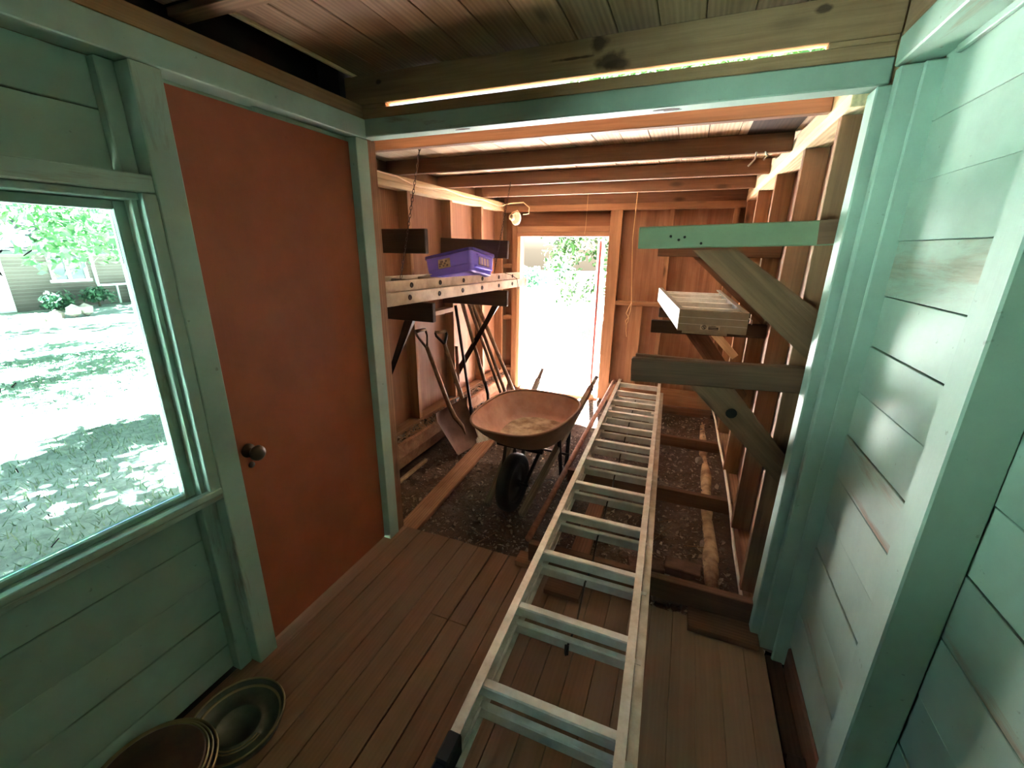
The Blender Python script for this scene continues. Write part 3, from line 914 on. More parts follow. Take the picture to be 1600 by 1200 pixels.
# ---- shelf brackets, right wall
rb = arm('shelf_bracket', 1.842, 0.455, 1.628, 1.708, -0.200, 1.606, 1.690, 0.038, M['green_arm'], 'green painted shelf bracket with wide diagonal brace, upper right by the opening', None, None)
board('bare_end', (0.395, 1.8215, 1.668), (0.452, 1.8215, 1.672), 0.004, 0.079, M['brown_board'], rb, (0, 0, 1), 0.0005)
def brace_poly(parent, pts, y0, y1, mat, knots=()):
    bm = bmesh.new()
    A = [bm.verts.new((x_, y0, z_)) for x_, z_ in pts]; B = [bm.verts.new((x_, y1, z_)) for x_, z_ in pts]
    n_ = len(pts)
    for i in range(n_): bm.faces.new((A[i], A[(i + 1) % n_], B[(i + 1) % n_], B[i]))
    bm.faces.new(A); bm.faces.new(B[::-1])
    bmesh.ops.recalc_face_normals(bm, faces=bm.faces[:])
    # local x along the brace for the grain
    d = (Vector((pts[1][0], 0, pts[1][1])) - Vector((pts[0][0], 0, pts[0][1]))).normalized()
    cpt = Vector((sum(p[0] for p in pts) / n_, (y0 + y1) / 2, sum(p[1] for p in pts) / n_))
    zax = Vector((-d.z, 0, d.x)); yax = zax.cross(d)
    m_ = Matrix((d, yax, zax)).transposed().to_4x4(); m_.translation = cpt
    bm.transform(m_.inverted())
    o = meshobj('brace', bm, mat, parent, mw=m_)
    for (kx, kz, kr) in knots:
        lathe('knot', [(0.0, 0.0012), (kr * 0.8, 0.0012), (kr, 0.0), (kr, -0.002), (0.0, -0.002)], M['iron'], parent, 12, (kx, y0, kz), (0, -1, 0))
    return o
brace_poly(la, [(-1.575, 1.178), (-1.955, 0.30), (-1.955, 0.43), (-1.515, 1.178)], 2.163, 2.197, DB)
brace_poly(lb_, [(-1.555, 1.128), (-1.955, 0.36), (-1.955, 0.48), (-1.495, 1.128)], 3.403, 3.437, DB)
brace_poly(rb, [(0.006, 1.605), (0.455, 1.215), (0.455, 1.40), (0.156, 1.612)][0:4], 1.862, 1.884, M['brace'])
for (kx, kz) in ((-0.08, 1.655), (-0.05, 1.642), (0.03, 1.630), (-0.03, 1.652)):
    lathe('nail_hole', [(0.0, 0.0008), (0.004, 0.0008), (0.005, 0.0), (0.0, 0.0)], M['iron'], rb, 8, (kx, 1.8228, kz), (0, -1, 0))
rb2 = arm('shelf_bracket', 1.842, 0.455, 1.092, 1.192, -0.178, 1.062, 1.166, 0.038, M['brown_board'], 'brown shelf bracket with knotty brace, lower right by the opening', None, None)
box('arm_cleat', (-0.168, 1.8625, 1.10), (0.40, 1.8805, 1.177), M['brown_board'], rb2, 0.002)
brace_poly(rb2, [(0.05, 1.078), (0.45, 0.688), (0.47, 0.80), (0.210, 1.09)], 1.862, 1.884, M['brace'], [(0.236, 0.964, 0.022)])
rb3 = arm('shelf_bracket', 3.04, 0.4955, 1.568, 1.655, -0.20, 1.568, 1.655, 0.038, M['brown_board'], 'brown upper shelf bracket partly hidden behind the green bracket', None, None)
brace_poly(rb3, [(0.01, 1.57), (0.47, 1.165), (0.49, 1.24), (0.10, 1.575)], 3.062, 3.078, M['brown_board'])
rb4 = arm('shelf_bracket', 3.04, 0.4955, 1.085, 1.172, -0.192, 1.072, 1.154, 0.038, M['dark_board'], 'dark shelf bracket under the small step ladder on the right wall', None, None)
brace_poly(rb4, [(0.03, 1.075), (0.42, 0.60), (0.46, 0.70), (0.17, 1.08)], 3.062, 3.078, M['brown_board'])
rb5 = arm('shelf_bracket', 3.80, 0.4955, 1.075, 1.155, -0.19, 1.072, 1.150, 0.038, M['dark_board'], 'dark far shelf bracket under the back end of the step ladder', None, None)
brace_poly(rb5, [(0.10, 1.075), (0.42, 0.76), (0.46, 0.80), (0.19, 1.08)], 3.822, 3.838, M['stud_pale'])

# ---- small step ladder on the right-hand brackets
sl = root('step_ladder', (0.1, 3.2, 1.17), 'small aluminium step ladder lying on its side on the right brackets', 'ladder')
FX0, FX1, FY = -0.022, 0.330, 2.58
BX0, BX1, BY = -0.222, 0.262, 3.98
zt0, zb0, zt1, zb1 = 1.292, 1.172, 1.300, 1.185
def lx(t, a_, b_): return a_ + (b_ - a_) * t
bm = bmesh.new(); add_box(bm, (FX0, FY, zb0), (FX1, FY + 0.018, zt0)); add_box(bm, (FX0 + 0.02, FY + 0.02, zt0 - 0.02), (FX1 - 0.02, FY + 0.09, zt0 - 0.006))
bmesh.ops.bevel(bm, geom=bm.edges[:], offset=0.002, segments=1, affect='EDGES')
meshobj('top_cap', bm, M['cap'], sl)
box('cap_seam', (FX0 + 0.001, FY - 0.001, zt0 - 0.042), (FX1 - 0.001, FY + 0.001, zt0 - 0.040), M['alu'], sl, 0)
box('cap_seam', (FX0 + 0.001, FY - 0.001, zb0 + 0.040), (FX1 - 0.001, FY + 0.001, zb0 + 0.042), M['alu'], sl, 0)
def srail(ax, bx, inward):
    bm = bmesh.new()
    pts = [(ax, FY + 0.019, zb0 + 0.005), (bx, BY, zb1), (bx, BY, zt1), (ax, FY + 0.019, zt0 - 0.002)]
    A = [bm.verts.new(p) for p in pts]; B = [bm.verts.new((p[0] + 0.006 * inward, p[1], p[2])) for p in pts]
    for i in range(4): bm.faces.new((A[i], A[(i + 1) % 4], B[(i + 1) % 4], B[i]))
    bm.faces.new(A); bm.faces.new(B[::-1])
    for z0_, z1_ in ((0, 0.008), (-0.008, 0)):
        q = [(ax, FY + 0.019, (zb0 + 0.005) if z1_ else (zt0 - 0.002)), (bx, BY, zb1 if z1_ else zt1)]
        zz = z1_ if z1_ else z0_
        vs4 = [bm.verts.new(q[0]), bm.verts.new(q[1]), bm.verts.new((q[1][0] + 0.028 * inward, q[1][1], q[1][2])), bm.verts.new((q[0][0] + 0.028 * inward, q[0][1], q[0][2]))]
        vt4 = [bm.verts.new((v.co.x, v.co.y, v.co.z + zz)) for v in vs4]
        for i in range(4): bm.faces.new((vs4[i], vs4[(i + 1) % 4], vt4[(i + 1) % 4], vt4[i]))
        bm.faces.new(vs4[::-1]); bm.faces.new(vt4)
    return meshobj('rail', bm, M['sl_rail'], sl)
srail(FX0, BX0, 1); srail(FX1, BX1, -1)
for t in (0.20, 0.42, 0.64, 0.86, 0.98):
    y = FY + 0.02 + (BY - FY - 0.03) * t
    box('step', (lx(t, FX0, BX0) + 0.007, y, zt0 - 0.100), (lx(t, FX1, BX1) - 0.007, y + 0.012, zt0 - 0.020), M['alu_rung'], sl, 0.002)
    box('step_lip', (lx(t, FX0, BX0) + 0.007, y + 0.0125, zt0 - 0.026), (lx(t, FX1, BX1) - 0.007, y + 0.035, zt0 - 0.020), M['alu_rung'], sl, 0.001)
bm = bmesh.new(); add_box(bm, (FX0 + 0.028, FY + 0.03, zb0 - 0.018), (FX1 - 0.09, FY + 0.05, zb0)); meshobj('rear_rail', bm, M['cap'], sl)
tube('hook', [(FX1 + 0.004, FY + 0.05, zt0 - 0.035), (FX1 + 0.022, FY + 0.05, zt0 - 0.045), (FX1 + 0.024, FY + 0.05, zt0 - 0.068)], 0.003, M['alu'], sl, 6)
# labels on the near end and on the left rail (prohibition mark, dark text block)
tag(box('cap_label', (0.098, FY - 0.0022, 1.186), (0.198, FY - 0.0008, 1.214), M['sticker'], sl, 0), 'small warning label with a round mark')
ringp = [(0.117 + 0.0105 * math.cos(t), FY - 0.003, 1.200 + 0.0105 * math.sin(t)) for t in np.linspace(0, 2 * math.pi, 20, endpoint=False)]
tube('label_ring', ringp, 0.0016, M['ink'], sl, 5, closed=True)
tube('label_slash', [(0.110, FY - 0.003, 1.207), (0.124, FY - 0.003, 1.193)], 0.0015, M['ink'], sl, 5)
tube('label_figure', [(0.117, FY - 0.003, 1.207), (0.117, FY - 0.003, 1.195), (0.121, FY - 0.003, 1.192)], 0.0015, M['ink'], sl, 5)
box('label_block', (0.140, FY - 0.0032, 1.189), (0.190, FY - 0.0021, 1.203), M['ink'], sl, 0)
for q in range(2): box('label_line', (0.143, FY - 0.0036, 1.193 + 0.0055 * q), (0.187 - 0.006 * q, FY - 0.0030, 1.1945 + 0.0055 * q), M['sticker'], sl, 0)
box('label_line', (0.140, FY - 0.0032, 1.2065), (0.178, FY - 0.0021, 1.209), M['ink'], sl, 0)
def decal(name, t0, t1, v0, v1, mat):
    bm = bmesh.new()
    P = []
    for t, v in ((t0, v0), (t1, v0), (t1, v1), (t0, v1)):
        y = FY + 0.019 + (BY - FY - 0.019) * t
        zb_, zt_ = zb0 + 0.005 + (zb1 - zb0 - 0.005) * t, zt0 - 0.002 + (zt1 - zt0 + 0.002) * t
        P.append(bm.verts.new((lx(t, FX0, BX0) - 0.0015, y, zb_ + (zt_ - zb_) * v)))
    bm.faces.new(P)
    return meshobj(name, bm, mat, sl)
decal('rail_label', 0.03, 0.17, 0.16, 0.9, M['decal_lime']); decal('rail_label', 0.20, 0.27, 0.2, 0.9, M['ink']); decal('rail_label', 0.28, 0.52, 0.18, 0.9, M['decal_blue'])
decal('rail_label', 0.60, 0.70, 0.2, 0.8, M['decal_blue'])
def decal2(t0, t1, v0, v1, mat):
    o = decal('rail_label_print', t0, t1, v0, v1, mat); o.matrix_basis = o.matrix_basis @ Matrix.Translation((-0.0008, 0, 0)); return o
for q in range(3): decal2(0.05, 0.14, 0.26 + 0.2 * q, 0.34 + 0.2 * q, M['decal_blue'])

# ---- purple storage bin tipped on the shelf ladder
bx = root('storage_bin', (-1.64, 3.0, 1.42), 'purple plastic storage bin tipped on top of the shelf ladder', 'bin')
def rot3(a_, b2, c_):
    ca, sa, cb, sb, cc, sc = math.cos(a_), math.sin(a_), math.cos(b2), math.sin(b2), math.cos(c_), math.sin(c_)
    return Matrix(((ca, -sa, 0), (sa, ca, 0), (0, 0, 1))) @ Matrix(((cb, 0, sb), (0, 1, 0), (-sb, 0, cb))) @ Matrix(((1, 0, 0), (0, cc, -sc), (0, sc, cc)))
bm_mat = Matrix.Translation((-1.652, 3.033, 1.386)) @ rot3(-0.141, -0.184, -0.196).to_4x4()
L_, W_, H_ = 0.47, 0.327, 0.163
def rr(hl, hw, r_, z, n_=5):
    out = []
    for sx, sy, a0 in ((1, 1, 0), (-1, 1, 90), (-1, -1, 180), (1, -1, 270)):
        for q in range(n_):
            t = math.radians(a0 + 90 * q / (n_ - 1))
            out.append((sx * (hl - r_) + r_ * math.cos(t), sy * (hw - r_) + r_ * math.sin(t), z))
    return out
def loft(name, rings, mat, parent, mw=None, cap0=True, cap1=False, smooth=False):
    bm = bmesh.new()
    R = [[bm.verts.new(p) for p in r_] for r_ in rings]
    n_ = len(R[0])
    for A, B in zip(R, R[1:]):
        for q in range(n_): bm.faces.new((A[q], A[(q + 1) % n_], B[(q + 1) % n_], B[q]))
    if cap0: bm.faces.new(R[0][::-1])
    if cap1: bm.faces.new(R[-1])
    me = bpy.data.meshes.new(name); bm.to_mesh(me); bm.free()
    if smooth:
        for p in me.polygons: p.use_smooth = True
    return link(name, me, parent, mw, mat)
hl, hw = L_ / 2, W_ / 2
loft('body', [rr(hl * .80, hw * .80, .02, 0.0), rr(hl * .86, hw * .86, .03, 0.006), rr(hl * .90, hw * .90, .03, .05), rr(hl * .915, hw * .915, .032, .055), rr(hl * .96, hw * .96, .035, H_ - .012), rr(hl * .955, hw * .955, .03, H_ - .012), rr(hl * .84, hw * .84, .03, .012), rr(hl * .80, hw * .80, .02, .008)], M['purple'], bx, bm_mat, True, True)
loft('rim', [rr(hl * .955, hw * .955, .03, H_ - .02), rr(hl * 1.0, hw * 1.0, .04, H_ - .02), rr(hl * 1.0, hw * 1.0, .04, H_), rr(hl * .955, hw * .955, .03, H_), rr(hl * .955, hw * .955, .03, H_ - .02)], M['purple_dark'], bx, bm_mat, False, False)
def bbox(name, lo, hi, mat, bev=0.002):
    bm = bmesh.new(); add_box(bm, lo, hi)
    if bev: bmesh.ops.bevel(bm, geom=bm.edges[:], offset=bev, segments=1, affect='EDGES')
    return meshobj(name, bm, mat, bx, mw=bm_mat)
sy = -hw * 0.945
tag(bbox('sticker', (-0.085, sy - 0.006, 0.052), (0.025, sy + 0.006, 0.118), M['sticker'], 0), 'scuffed rectangular sticker')
for q in range(9):
    bbox('sticker_print', (-0.078 + 0.012 * (q % 7) , sy - 0.0072, 0.060 + 0.016 * (q % 3)), (-0.060 + 0.012 * (q % 7), sy - 0.004, 0.074 + 0.016 * (q % 3)), M['print'], 0)
sx_ = hl * 0.95
bbox('handle', (sx_ - 0.012, -0.085, 0.118), (sx_ + 0.012, 0.085, 0.128), M['purple'])
bbox('handle_panel', (sx_ - 0.02, -0.055, 0.055), (sx_ + 0.006, 0.075, 0.110), M['clear'])
for q in range(4): bbox('panel_rib', (sx_ - 0.0, -0.048 + 0.036 * q, 0.055), (sx_ + 0.010, -0.042 + 0.036 * q, 0.110), M['purple'])
bbox('foot_rail', (sx_ - 0.022, -0.10, 0.030), (sx_ + 0.010, 0.105, 0.046), M['purple'])

# ---- wheelbarrow
wc = Vector((-0.91, 2.56, 0.0)); ud = Vector((0.066, 0.998, 0)).normalized(); us = Vector((ud.y, -ud.x, 0))
wbw = root('wheelbarrow', (-0.91, 2.56, -0.09), 'rusty steel wheelbarrow with wooden handles standing on the dirt', 'wheelbarrow')
def tray_ring(hl_f, hl_b, hw_f, hw_b, z_f, z_b, dx, n_=44, p_=3.0):
    out = []
    for q in range(n_):
        t = 2 * math.pi * q / n_
        cu, su = math.cos(t), math.sin(t)
        u_ = abs(cu) ** (2 / p_) * (1 if cu > 0 else -1); v_ = abs(su) ** (2 / p_) * (1 if su > 0 else -1)
        k_ = (u_ + 1) / 2
        along = (u_ * hl_b if u_ > 0 else u_ * hl_f) + dx
        half = hw_f + (hw_b - hw_f) * k_
        z = z_f + (z_b - z_f) * k_
        P = wc + ud * along + us * (v_ * half)
        out.append((P.x, P.y, z))
    return out
rim = tray_ring(.45, .43, .290, .340, .562, .552, 0, p_=2.8)
mid1 = tray_ring(.385, .405, .255, .318, .49, .475, .015, p_=2.8)
mid2 = tray_ring(.28, .375, .215, .28, .395, .38, .04, p_=2.8)
bot = tray_ring(.235, .355, .195, .26, .364, .358, .045, p_=2.8)
bot2 = tray_ring(.215, .34, .18, .245, .356, .350, .045, p_=2.8)
def outset(r_, d):
    mx_ = sum(p[0] for p in r_) / len(r_); my_ = sum(p[1] for p in r_) / len(r_)
    return [(mx_ + (p[0] - mx_) * (1 + 2.2 * d), my_ + (p[1] - my_) * (1 + 2.2 * d), p[2] - d) for p in r_]
loft('tray', [rim, mid1, mid2, bot, bot2], M['rust'], wbw, None, False, False, True)
tag(loft('tray_floor', [bot2, [(wc.x + (p[0] - wc.x) * .4, wc.y + .03 + (p[1] - wc.y) * .4, p[2] - .002) for p in bot2]], M['traydirt'], wbw, None, False, True, True), 'pale dried dirt on the tray floor')
tag(loft('tray_outside', [outset(bot2, .007), outset(bot, .007), outset(mid2, .007), outset(mid1, .007), outset(rim, .006)], M['rust2'], wbw, None, True, False, True), 'darker outer skin of the tray')
tube('rolled_rim', [(p[0], p[1], p[2]) for p in rim], 0.0085, M['rust2'], wbw, 6, closed=True)
axle = wc + ud * -0.20; axle.z = 0.105
hubax = us
R_ = 0.198
bm = bmesh.new()
prof = [(R_ - .062 + 0.0, -.034), (R_ - .03, -.046), (R_ - .008, -.036), (R_, -.014), (R_, .014), (R_ - .008, .036), (R_ - .03, .046), (R_ - .062, .034)]
add_lathe(bm, prof, 36, axle, hubax)
meshobj('tyre', bm, M['rubber'], wbw, smooth=True)
lathe('wheel_rim', [(.022, -.05), (.03, -.03), (R_ - .075, -.018), (R_ - .06, -.034), (R_ - .06, .034), (R_ - .075, .018), (.03, .03), (.022, .05)], M['iron'], wbw, 28, axle, hubax)
tube('axle_bar', [axle - us * .11, axle + us * .11], 0.01, M['iron'], wbw, 8)
for s in (-1, 1):
    nose = wc + ud * -0.34 + us * (s * 0.125); nose.z = -0.03
    tail = wc + ud * 0.90 + us * (s * 0.245); tail.z = 0.590
    gr0 = nose.lerp(tail, 0.90)
    board('handle_bar', nose, gr0, 0.040, 0.046, M['barrow_handle'], wbw, (0, 0, 1), 0.004)
    tube('grip', [gr0, gr0.lerp(tail, 0.4), tail], [0.019, 0.017, 0.016], M['barrow_handle'], wbw, 10)
    # leg strap bent into a V
    p0 = wc + ud * 0.16 + us * (s * 0.19); p0.z = 0.31
    f0 = wc + ud * 0.27 + us * (s * 0.185); f0.z = -0.075
    f1 = wc + ud * 0.37 + us * (s * 0.185); f1.z = -0.075
    p1 = wc + ud * 0.42 + us * (s * 0.185); p1.z = 0.37
    bm = bmesh.new(); add_tube(bm, [p0, f0, f1, p1], 0.016, 6)
    meshobj('leg', bm, M['blackpaint'], wbw)
    # tray brace down to the axle
    q0 = wc + ud * -0.02 + us * (s * 0.14); q0.z = 0.34
    q1 = axle + us * (s * 0.085)
    board('brace', q0, q1, 0.022, 0.012, M['iron'], wbw, (0, 0, 1), 0.001)
ca_, cb_ = wc + ud * 0.36 + us * -0.21, wc + ud * 0.36 + us * 0.21
ca_.z = cb_.z = 0.10
tube('leg_brace', [ca_, cb_], 0.010, M['blackpaint'], wbw, 6)
ca_, cb_ = wc + ud * -0.10 + us * -0.17, wc + ud * -0.10 + us * 0.17
ca_.z = cb_.z = 0.318
board('cross_member', ca_, cb_, 0.035, 0.02, M['iron'], wbw, (0, 0, 1), 0.001)

# ---- hand tools along the left wall
def along(p, q, n_=2): return [Vector(p).lerp(Vector(q), i / (n_ - 1)) for i in range(n_)]


sh = root('scoop_shovel', (-1.56, 2.98, -0.06), 'wide steel scoop shovel with a D grip leaning on the left wall', 'shovel')
top, soc = Vector((-1.895, 2.80, 0.985)), Vector((-1.735, 2.93, 0.335))
dn = (soc - top).normalized()
neck = top + dn * 0.14
tube('shaft', [neck, neck.lerp(soc, .5), soc, soc + Vector((0.045, 0.01, -0.10)), soc + Vector((0.105, 0.03, -0.18)), soc + Vector((0.122, 0.05, -0.26))], [.016, .019, .020, .020, .016, .006], M['handle'], sh, 10)
gw = Vector((0.15, 0.98, 0.0)).normalized()
g0, g1 = top - gw * 0.055, top + gw * 0.055
tube('grip_yoke', [g0, g0 + dn * 0.04, neck + dn * 0.02, neck + dn * 0.05], [.008, .009, .010, .013], M['handle'], sh, 8)
tube('grip_yoke', [g1, g1 + dn * 0.05, neck + dn * 0.02, neck + dn * 0.05], [.008, .009, .010, .013], M['handle'], sh, 8)
tube('grip', [g0, g1], 0.014, M['handle'], sh, 10)
# blade: a dished sheet, back turned up
vs_, fs = [], []
NU, NV = 12, 12
tl, tr_ = Vector((-1.620, 2.84, -0.068)), Vector((-1.560, 3.13, -0.068))
bl_, br_ = Vector((-1.80, 2.72, 0.30)), Vector((-1.72, 3.10, 0.335))
for layer in (0, 0.004):
    for j in range(NV + 1):
        v = j / NV
        for i in range(NU + 1):
            u_ = i / NU
            P = tl.lerp(tr_, u_).lerp(bl_.lerp(br_, u_), v)
            e_ = abs(2 * u_ - 1) ** 3
            nrm = Vector((0.83, -0.16, 0.53))
            P = P + nrm * (0.055 * e_ * (0.25 + 0.75 * v) - 0.035 * (1 - e_) * math.sin(v * math.pi * 0.8) + 0.06 * max(0, v - 0.85) / 0.15 * 0.6) - nrm * layer
            vs_.append(tuple(P))
for l_ in (0, 1):
    o_ = l_ * (NU + 1) * (NV + 1)
    for j in range(NV):
        for i in range(NU):
            q = o_ + j * (NU + 1) + i
            fs.append((q, q + 1, q + NU + 2, q + NU + 1))
pydata('blade', vs_, fs, M['shovel'], sh, True)

sp = root('spade', (-1.65, 3.2, -0.04), 'narrow spade with a dark D grip, second tool from the green post', 'shovel')
top, soc = Vector((-1.945, 3.18, 0.905)), Vector((-1.735, 3.22, 0.20))
dn = (soc - top).normalized(); neck = top + dn * 0.11
tube('shaft', [neck, neck.lerp(soc, .5), soc, soc + dn * .05], [.018, .020, .021, .014], M['handle'], sp, 10)
gw = Vector((0.5, 0.86, 0)).normalized()
for s in (-1, 1):
    tube('grip_yoke', [top + gw * (s * .05), top + gw * (s * .052) + dn * .03, neck - dn * 0.0, neck + dn * .04], [.011, .012, .013, .014], M['iron'], sp, 8)
tube('grip', [top - gw * .05, top + gw * .05], 0.015, M['handle'], sp, 10)
vs_, fs = [], []
c0 = soc + dn * 0.02
acr = Vector((0.25, 0.96, 0.05)).normalized(); outv = acr.cross(dn); outv = outv if outv.x > 0 else -outv
outl = [(0, .10), (.15, .105), (.6, .10), (.85, .06), (1.0, .006)]
for lay in (0, .004):
    for t, hw_ in outl:
        for u_ in np.linspace(-1, 1, 7):
            vs_.append(tuple(c0 + dn * (t * 0.26) + acr * (hw_ * u_) + outv * (0.02 * u_ * u_ - lay)))
for lay in (0, 1):
    for j in range(len(outl) - 1):
        for i in range(6):
            q = lay * 7 * len(outl) + j * 7 + i
            fs.append((q, q + 1, q + 8, q + 7))
pydata('blade', vs_, fs, M['shovel'], sp, True)

br = root('broom', (-1.55, 3.2, -0.07), 'broom with pale fanned bristles behind the scoop shovel', 'broom')
tube('handle', along((-1.80, 3.20, 1.14), (-1.655, 3.20, 0.12), 4), 0.0135, M['iron'], br, 8)
bm = bmesh.new()
hd = Vector((-1.655, 3.20, 0.13))
for q in range(70):
    t = rng.uniform(-1, 1); w_ = rng.uniform(-1, 1)
    e_ = Vector((-1.500 + 0.05 * t, 3.17 + 0.075 * t + .02 * w_, -0.070 + rng.uniform(0, .02)))
    add_tube(bm, [hd + Vector((0.015 * t, .02 * t, 0)), hd.lerp(e_, .5) + Vector((.01 * w_, 0, 0.01)), e_], 0.0026, 4)
tag(meshobj('bristles', bm, M['straw'], br), 'pale splayed bristles', kind='stuff')
for off in (0.0, 0.035):
    tube('wire_band', [hd + Vector((-.03, -.03, .05 - off)), hd + Vector((.01, -.05, -.02 - off)), hd + Vector((.06, .0, -.09 - off)), hd + Vector((.045, .05, -.05 - off)), hd + Vector((-.03, -.03, .05 - off))], 0.0028, M['alu'], br, 5)
tube('socket', [(-1.672, 3.2, 0.24), (-1.650, 3.2, 0.09)], 0.018, M['iron'], br, 8)

def tool(label, kind, pts, r_, mat, head=None):
    t_ = root(kind, pts[-1], label, 'tool', None)
    tube('handle', pts, r_, mat, t_, 10)
    return t_
h = tool('gooseneck hoe with wooden handle leaning left of the long pole bundle', 'garden_hoe', along((-1.855, 3.42, 1.14), (-1.655, 3.46, 0.40), 5), 0.018, M['handle'])
gk = [(-1.655, 3.46, 0.41), (-1.625, 3.465, 0.29), (-1.625, 3.47, 0.22), (-1.66, 3.47, 0.175), (-1.70, 3.47, 0.17)]
tube('gooseneck', gk, [.017, .016, .015, .014, .012], M['iron'], h, 8)
box('blade', (-1.705, 3.40, 0.08), (-1.699, 3.54, 0.18), M['shovel'], h, 0.001)
for k, (p, q, r_, lab) in enumerate((
        ((-1.835, 3.50, 1.13), (-1.59, 3.66, 0.28), 0.0155, 'thin garden rake handle in the middle of the leaning tools'),
        ((-1.842, 3.58, 1.13), (-1.565, 3.74, 0.24), 0.0175, 'long rake with wooden handle, second nearest the back doorway'),
        ((-1.838, 3.66, 1.13), (-1.515, 3.86, 0.20), 0.020, 'thick handled rake leaning nearest the back doorway'))):
    d_ = (Vector(q) - Vector(p)).normalized()
    e_ = Vector(q) + d_ * ((Vector(q).z + 0.03) / -d_.z)
    t_ = tool(lab, 'garden_rake', along(p, tuple(e_), 4), r_, M['handle'])
    ax_ = Vector((0.3, 0.95, 0)).normalized()
    bm = bmesh.new(); add_tube(bm, [e_ - ax_ * .15, e_ + ax_ * .15], 0.007, 6)
    for q_ in range(9): add_tube(bm, [e_ + ax_ * (-.144 + .036 * q_), e_ + ax_ * (-.144 + .036 * q_) + Vector((0.02, 0, -.045))], [.004, .002], 5)
    meshobj('tines', bm, M['iron'], t_)
t_ = tool('short brown tool handle standing upright against the left wall stud', 'garden_fork', along((-1.915, 3.40, 0.735), (-1.90, 3.40, 0.25), 3), 0.0165, M['red_board'])
bm = bmesh.new(); add_tube(bm, [(-1.90, 3.33, 0.235), (-1.90, 3.47, 0.235)], .008, 6)
for q in range(3): add_tube(bm, [(-1.90, 3.335 + .065 * q, .235), (-1.885, 3.335 + .065 * q, .08), (-1.865, 3.335 + .065 * q, -.04)], [.006, .005, .002], 6)
meshobj('tines', bm, M['iron'], t_)

# ---- long things on the ground
po = tube('long_pole', along((-0.700, 2.05, -0.068), (-0.602, 4.50, 0.25), 5), 0.020, M['rustpole'], None, 10)
tag(po, 'long rusty pole lying beside the floor ladder and the wheelbarrow', 'pole')
gb = board('ground_board', (-1.425, 1.83, -0.072), (-1.52, 3.42, -0.060), 0.135, 0.030, M['rot'], None, (0, 0, 1), 0.004)
tag(gb, 'long weathered board lying on the dirt by the left wall', 'board')
gb2 = board('ground_board', (-0.375, 1.84, -0.045), (-0.385, 2.95, -0.055), 0.105, 0.030, M['red_board'], None, (0, 0, 1), 0.004)
tag(gb2, 'reddish board on the dirt beneath the floor ladder', 'board')
fb = box('wood_block', (-0.465, 1.615, 0.001), (-0.29, 1.755, 0.028), M['brown_board'])
tag(fb, 'short dark wood block on the floor beneath the floor ladder', 'block')
st = board('broken_stick', (-1.80, 2.12, -0.06), (-1.78, 2.62, -0.03), 0.03, 0.03, M['log'], None, (0, 0, 1), 0.006)
tag(st, 'pale broken stick on the dirt under the left sill timber', 'stick')
pts = []
for i in range(15):
    y = 1.86 + (4.55 - 1.86) * i / 14
    pts.append((0.312 + 0.018 * noise.noise((y * 2, 1, 1)), y, -0.045 + 0.03 * (y - 1.86) / 2.7 + 0.012 * noise.noise((y * 3, 2, 1))))
lg = tube('log', pts, [0.037 + 0.013 * noise.noise((i * 0.8, 3, 3)) for i in range(15)], M['log'], None, 12)
tag(lg, 'pale peeled log lying along the right side of the dirt pit', 'log')
pv = tube('conduit_pipe', [(0.424, 1.865, 0.035), (0.412, 2.25, 0.075), (0.414, 2.62, 0.113), (0.414, 3.1, 0.115), (0.404, 3.57, 0.113), (0.40, 4.1, 0.114), (0.385, 4.4, 0.116)], 0.0085, M['white'], None, 8)
tag(pv, 'thin white pipe running along the foot of the right wall', 'pipe')
bpos = [((-0.02, 2.10), 12), ((0.17, 2.13), -6), ((-0.10, 1.95), 3), ((0.12, 1.95), 8), ((0.26, 1.92), -14), ((-0.27, 2.30), 30)]
bl = ['reddish brick left of centre in the second row behind the first joist', 'brick right of centre in the second row behind the first joist', 'brick at the left end of the row just behind the first joist', 'brick in the middle of the row just behind the first joist', 'tilted brick beside the near end of the pale log', 'loose brick in the dirt right of the reddish board']
for (p, an), lb in zip(bpos, bl):
    an = math.radians(an)
    z = dirt_z(*p) + 0.015
    d_ = Vector((math.cos(an), math.sin(an), 0.02)) * 0.095
    o = board('brick', Vector((p[0], p[1], z)) - d_, Vector((p[0], p[1], z)) + d_, 0.095, 0.055, M['brick'], None, (0, 0, 1), 0.005)
    tag(o, lb, 'brick', 'loose bricks in the dirt')
def rock(name, loc, s, lab, seed):
    bm = bmesh.new(); bmesh.ops.create_icosphere(bm, subdivisions=2, radius=1)
    for v in bm.verts:
        k_ = 1 + 0.35 * noise.noise(v.co * 1.3 + Vector((seed, 0, 0)))
        v.co = Vector((v.co.x * s[0] * k_, v.co.y * s[1] * k_, v.co.z * s[2] * k_)) + Vector(loc)
    return tag(meshobj(name, bm, M['stone'], None), lab, 'stone', 'pale stones in the dirt')
rock('stone', (0.275, 2.36, -0.04), (.02, .045, .025), 'pale stone touching the left side of the peeled log', 1.0)
rock('stone', (0.265, 2.86, -0.03), (.035, .035, .025), 'pale stone just behind the second joist by the log', 4.0)
rock('stone', (0.270, 3.42, 0.0), (.03, .04, .03), 'pale stone in front of the third joist by the log', 7.0)

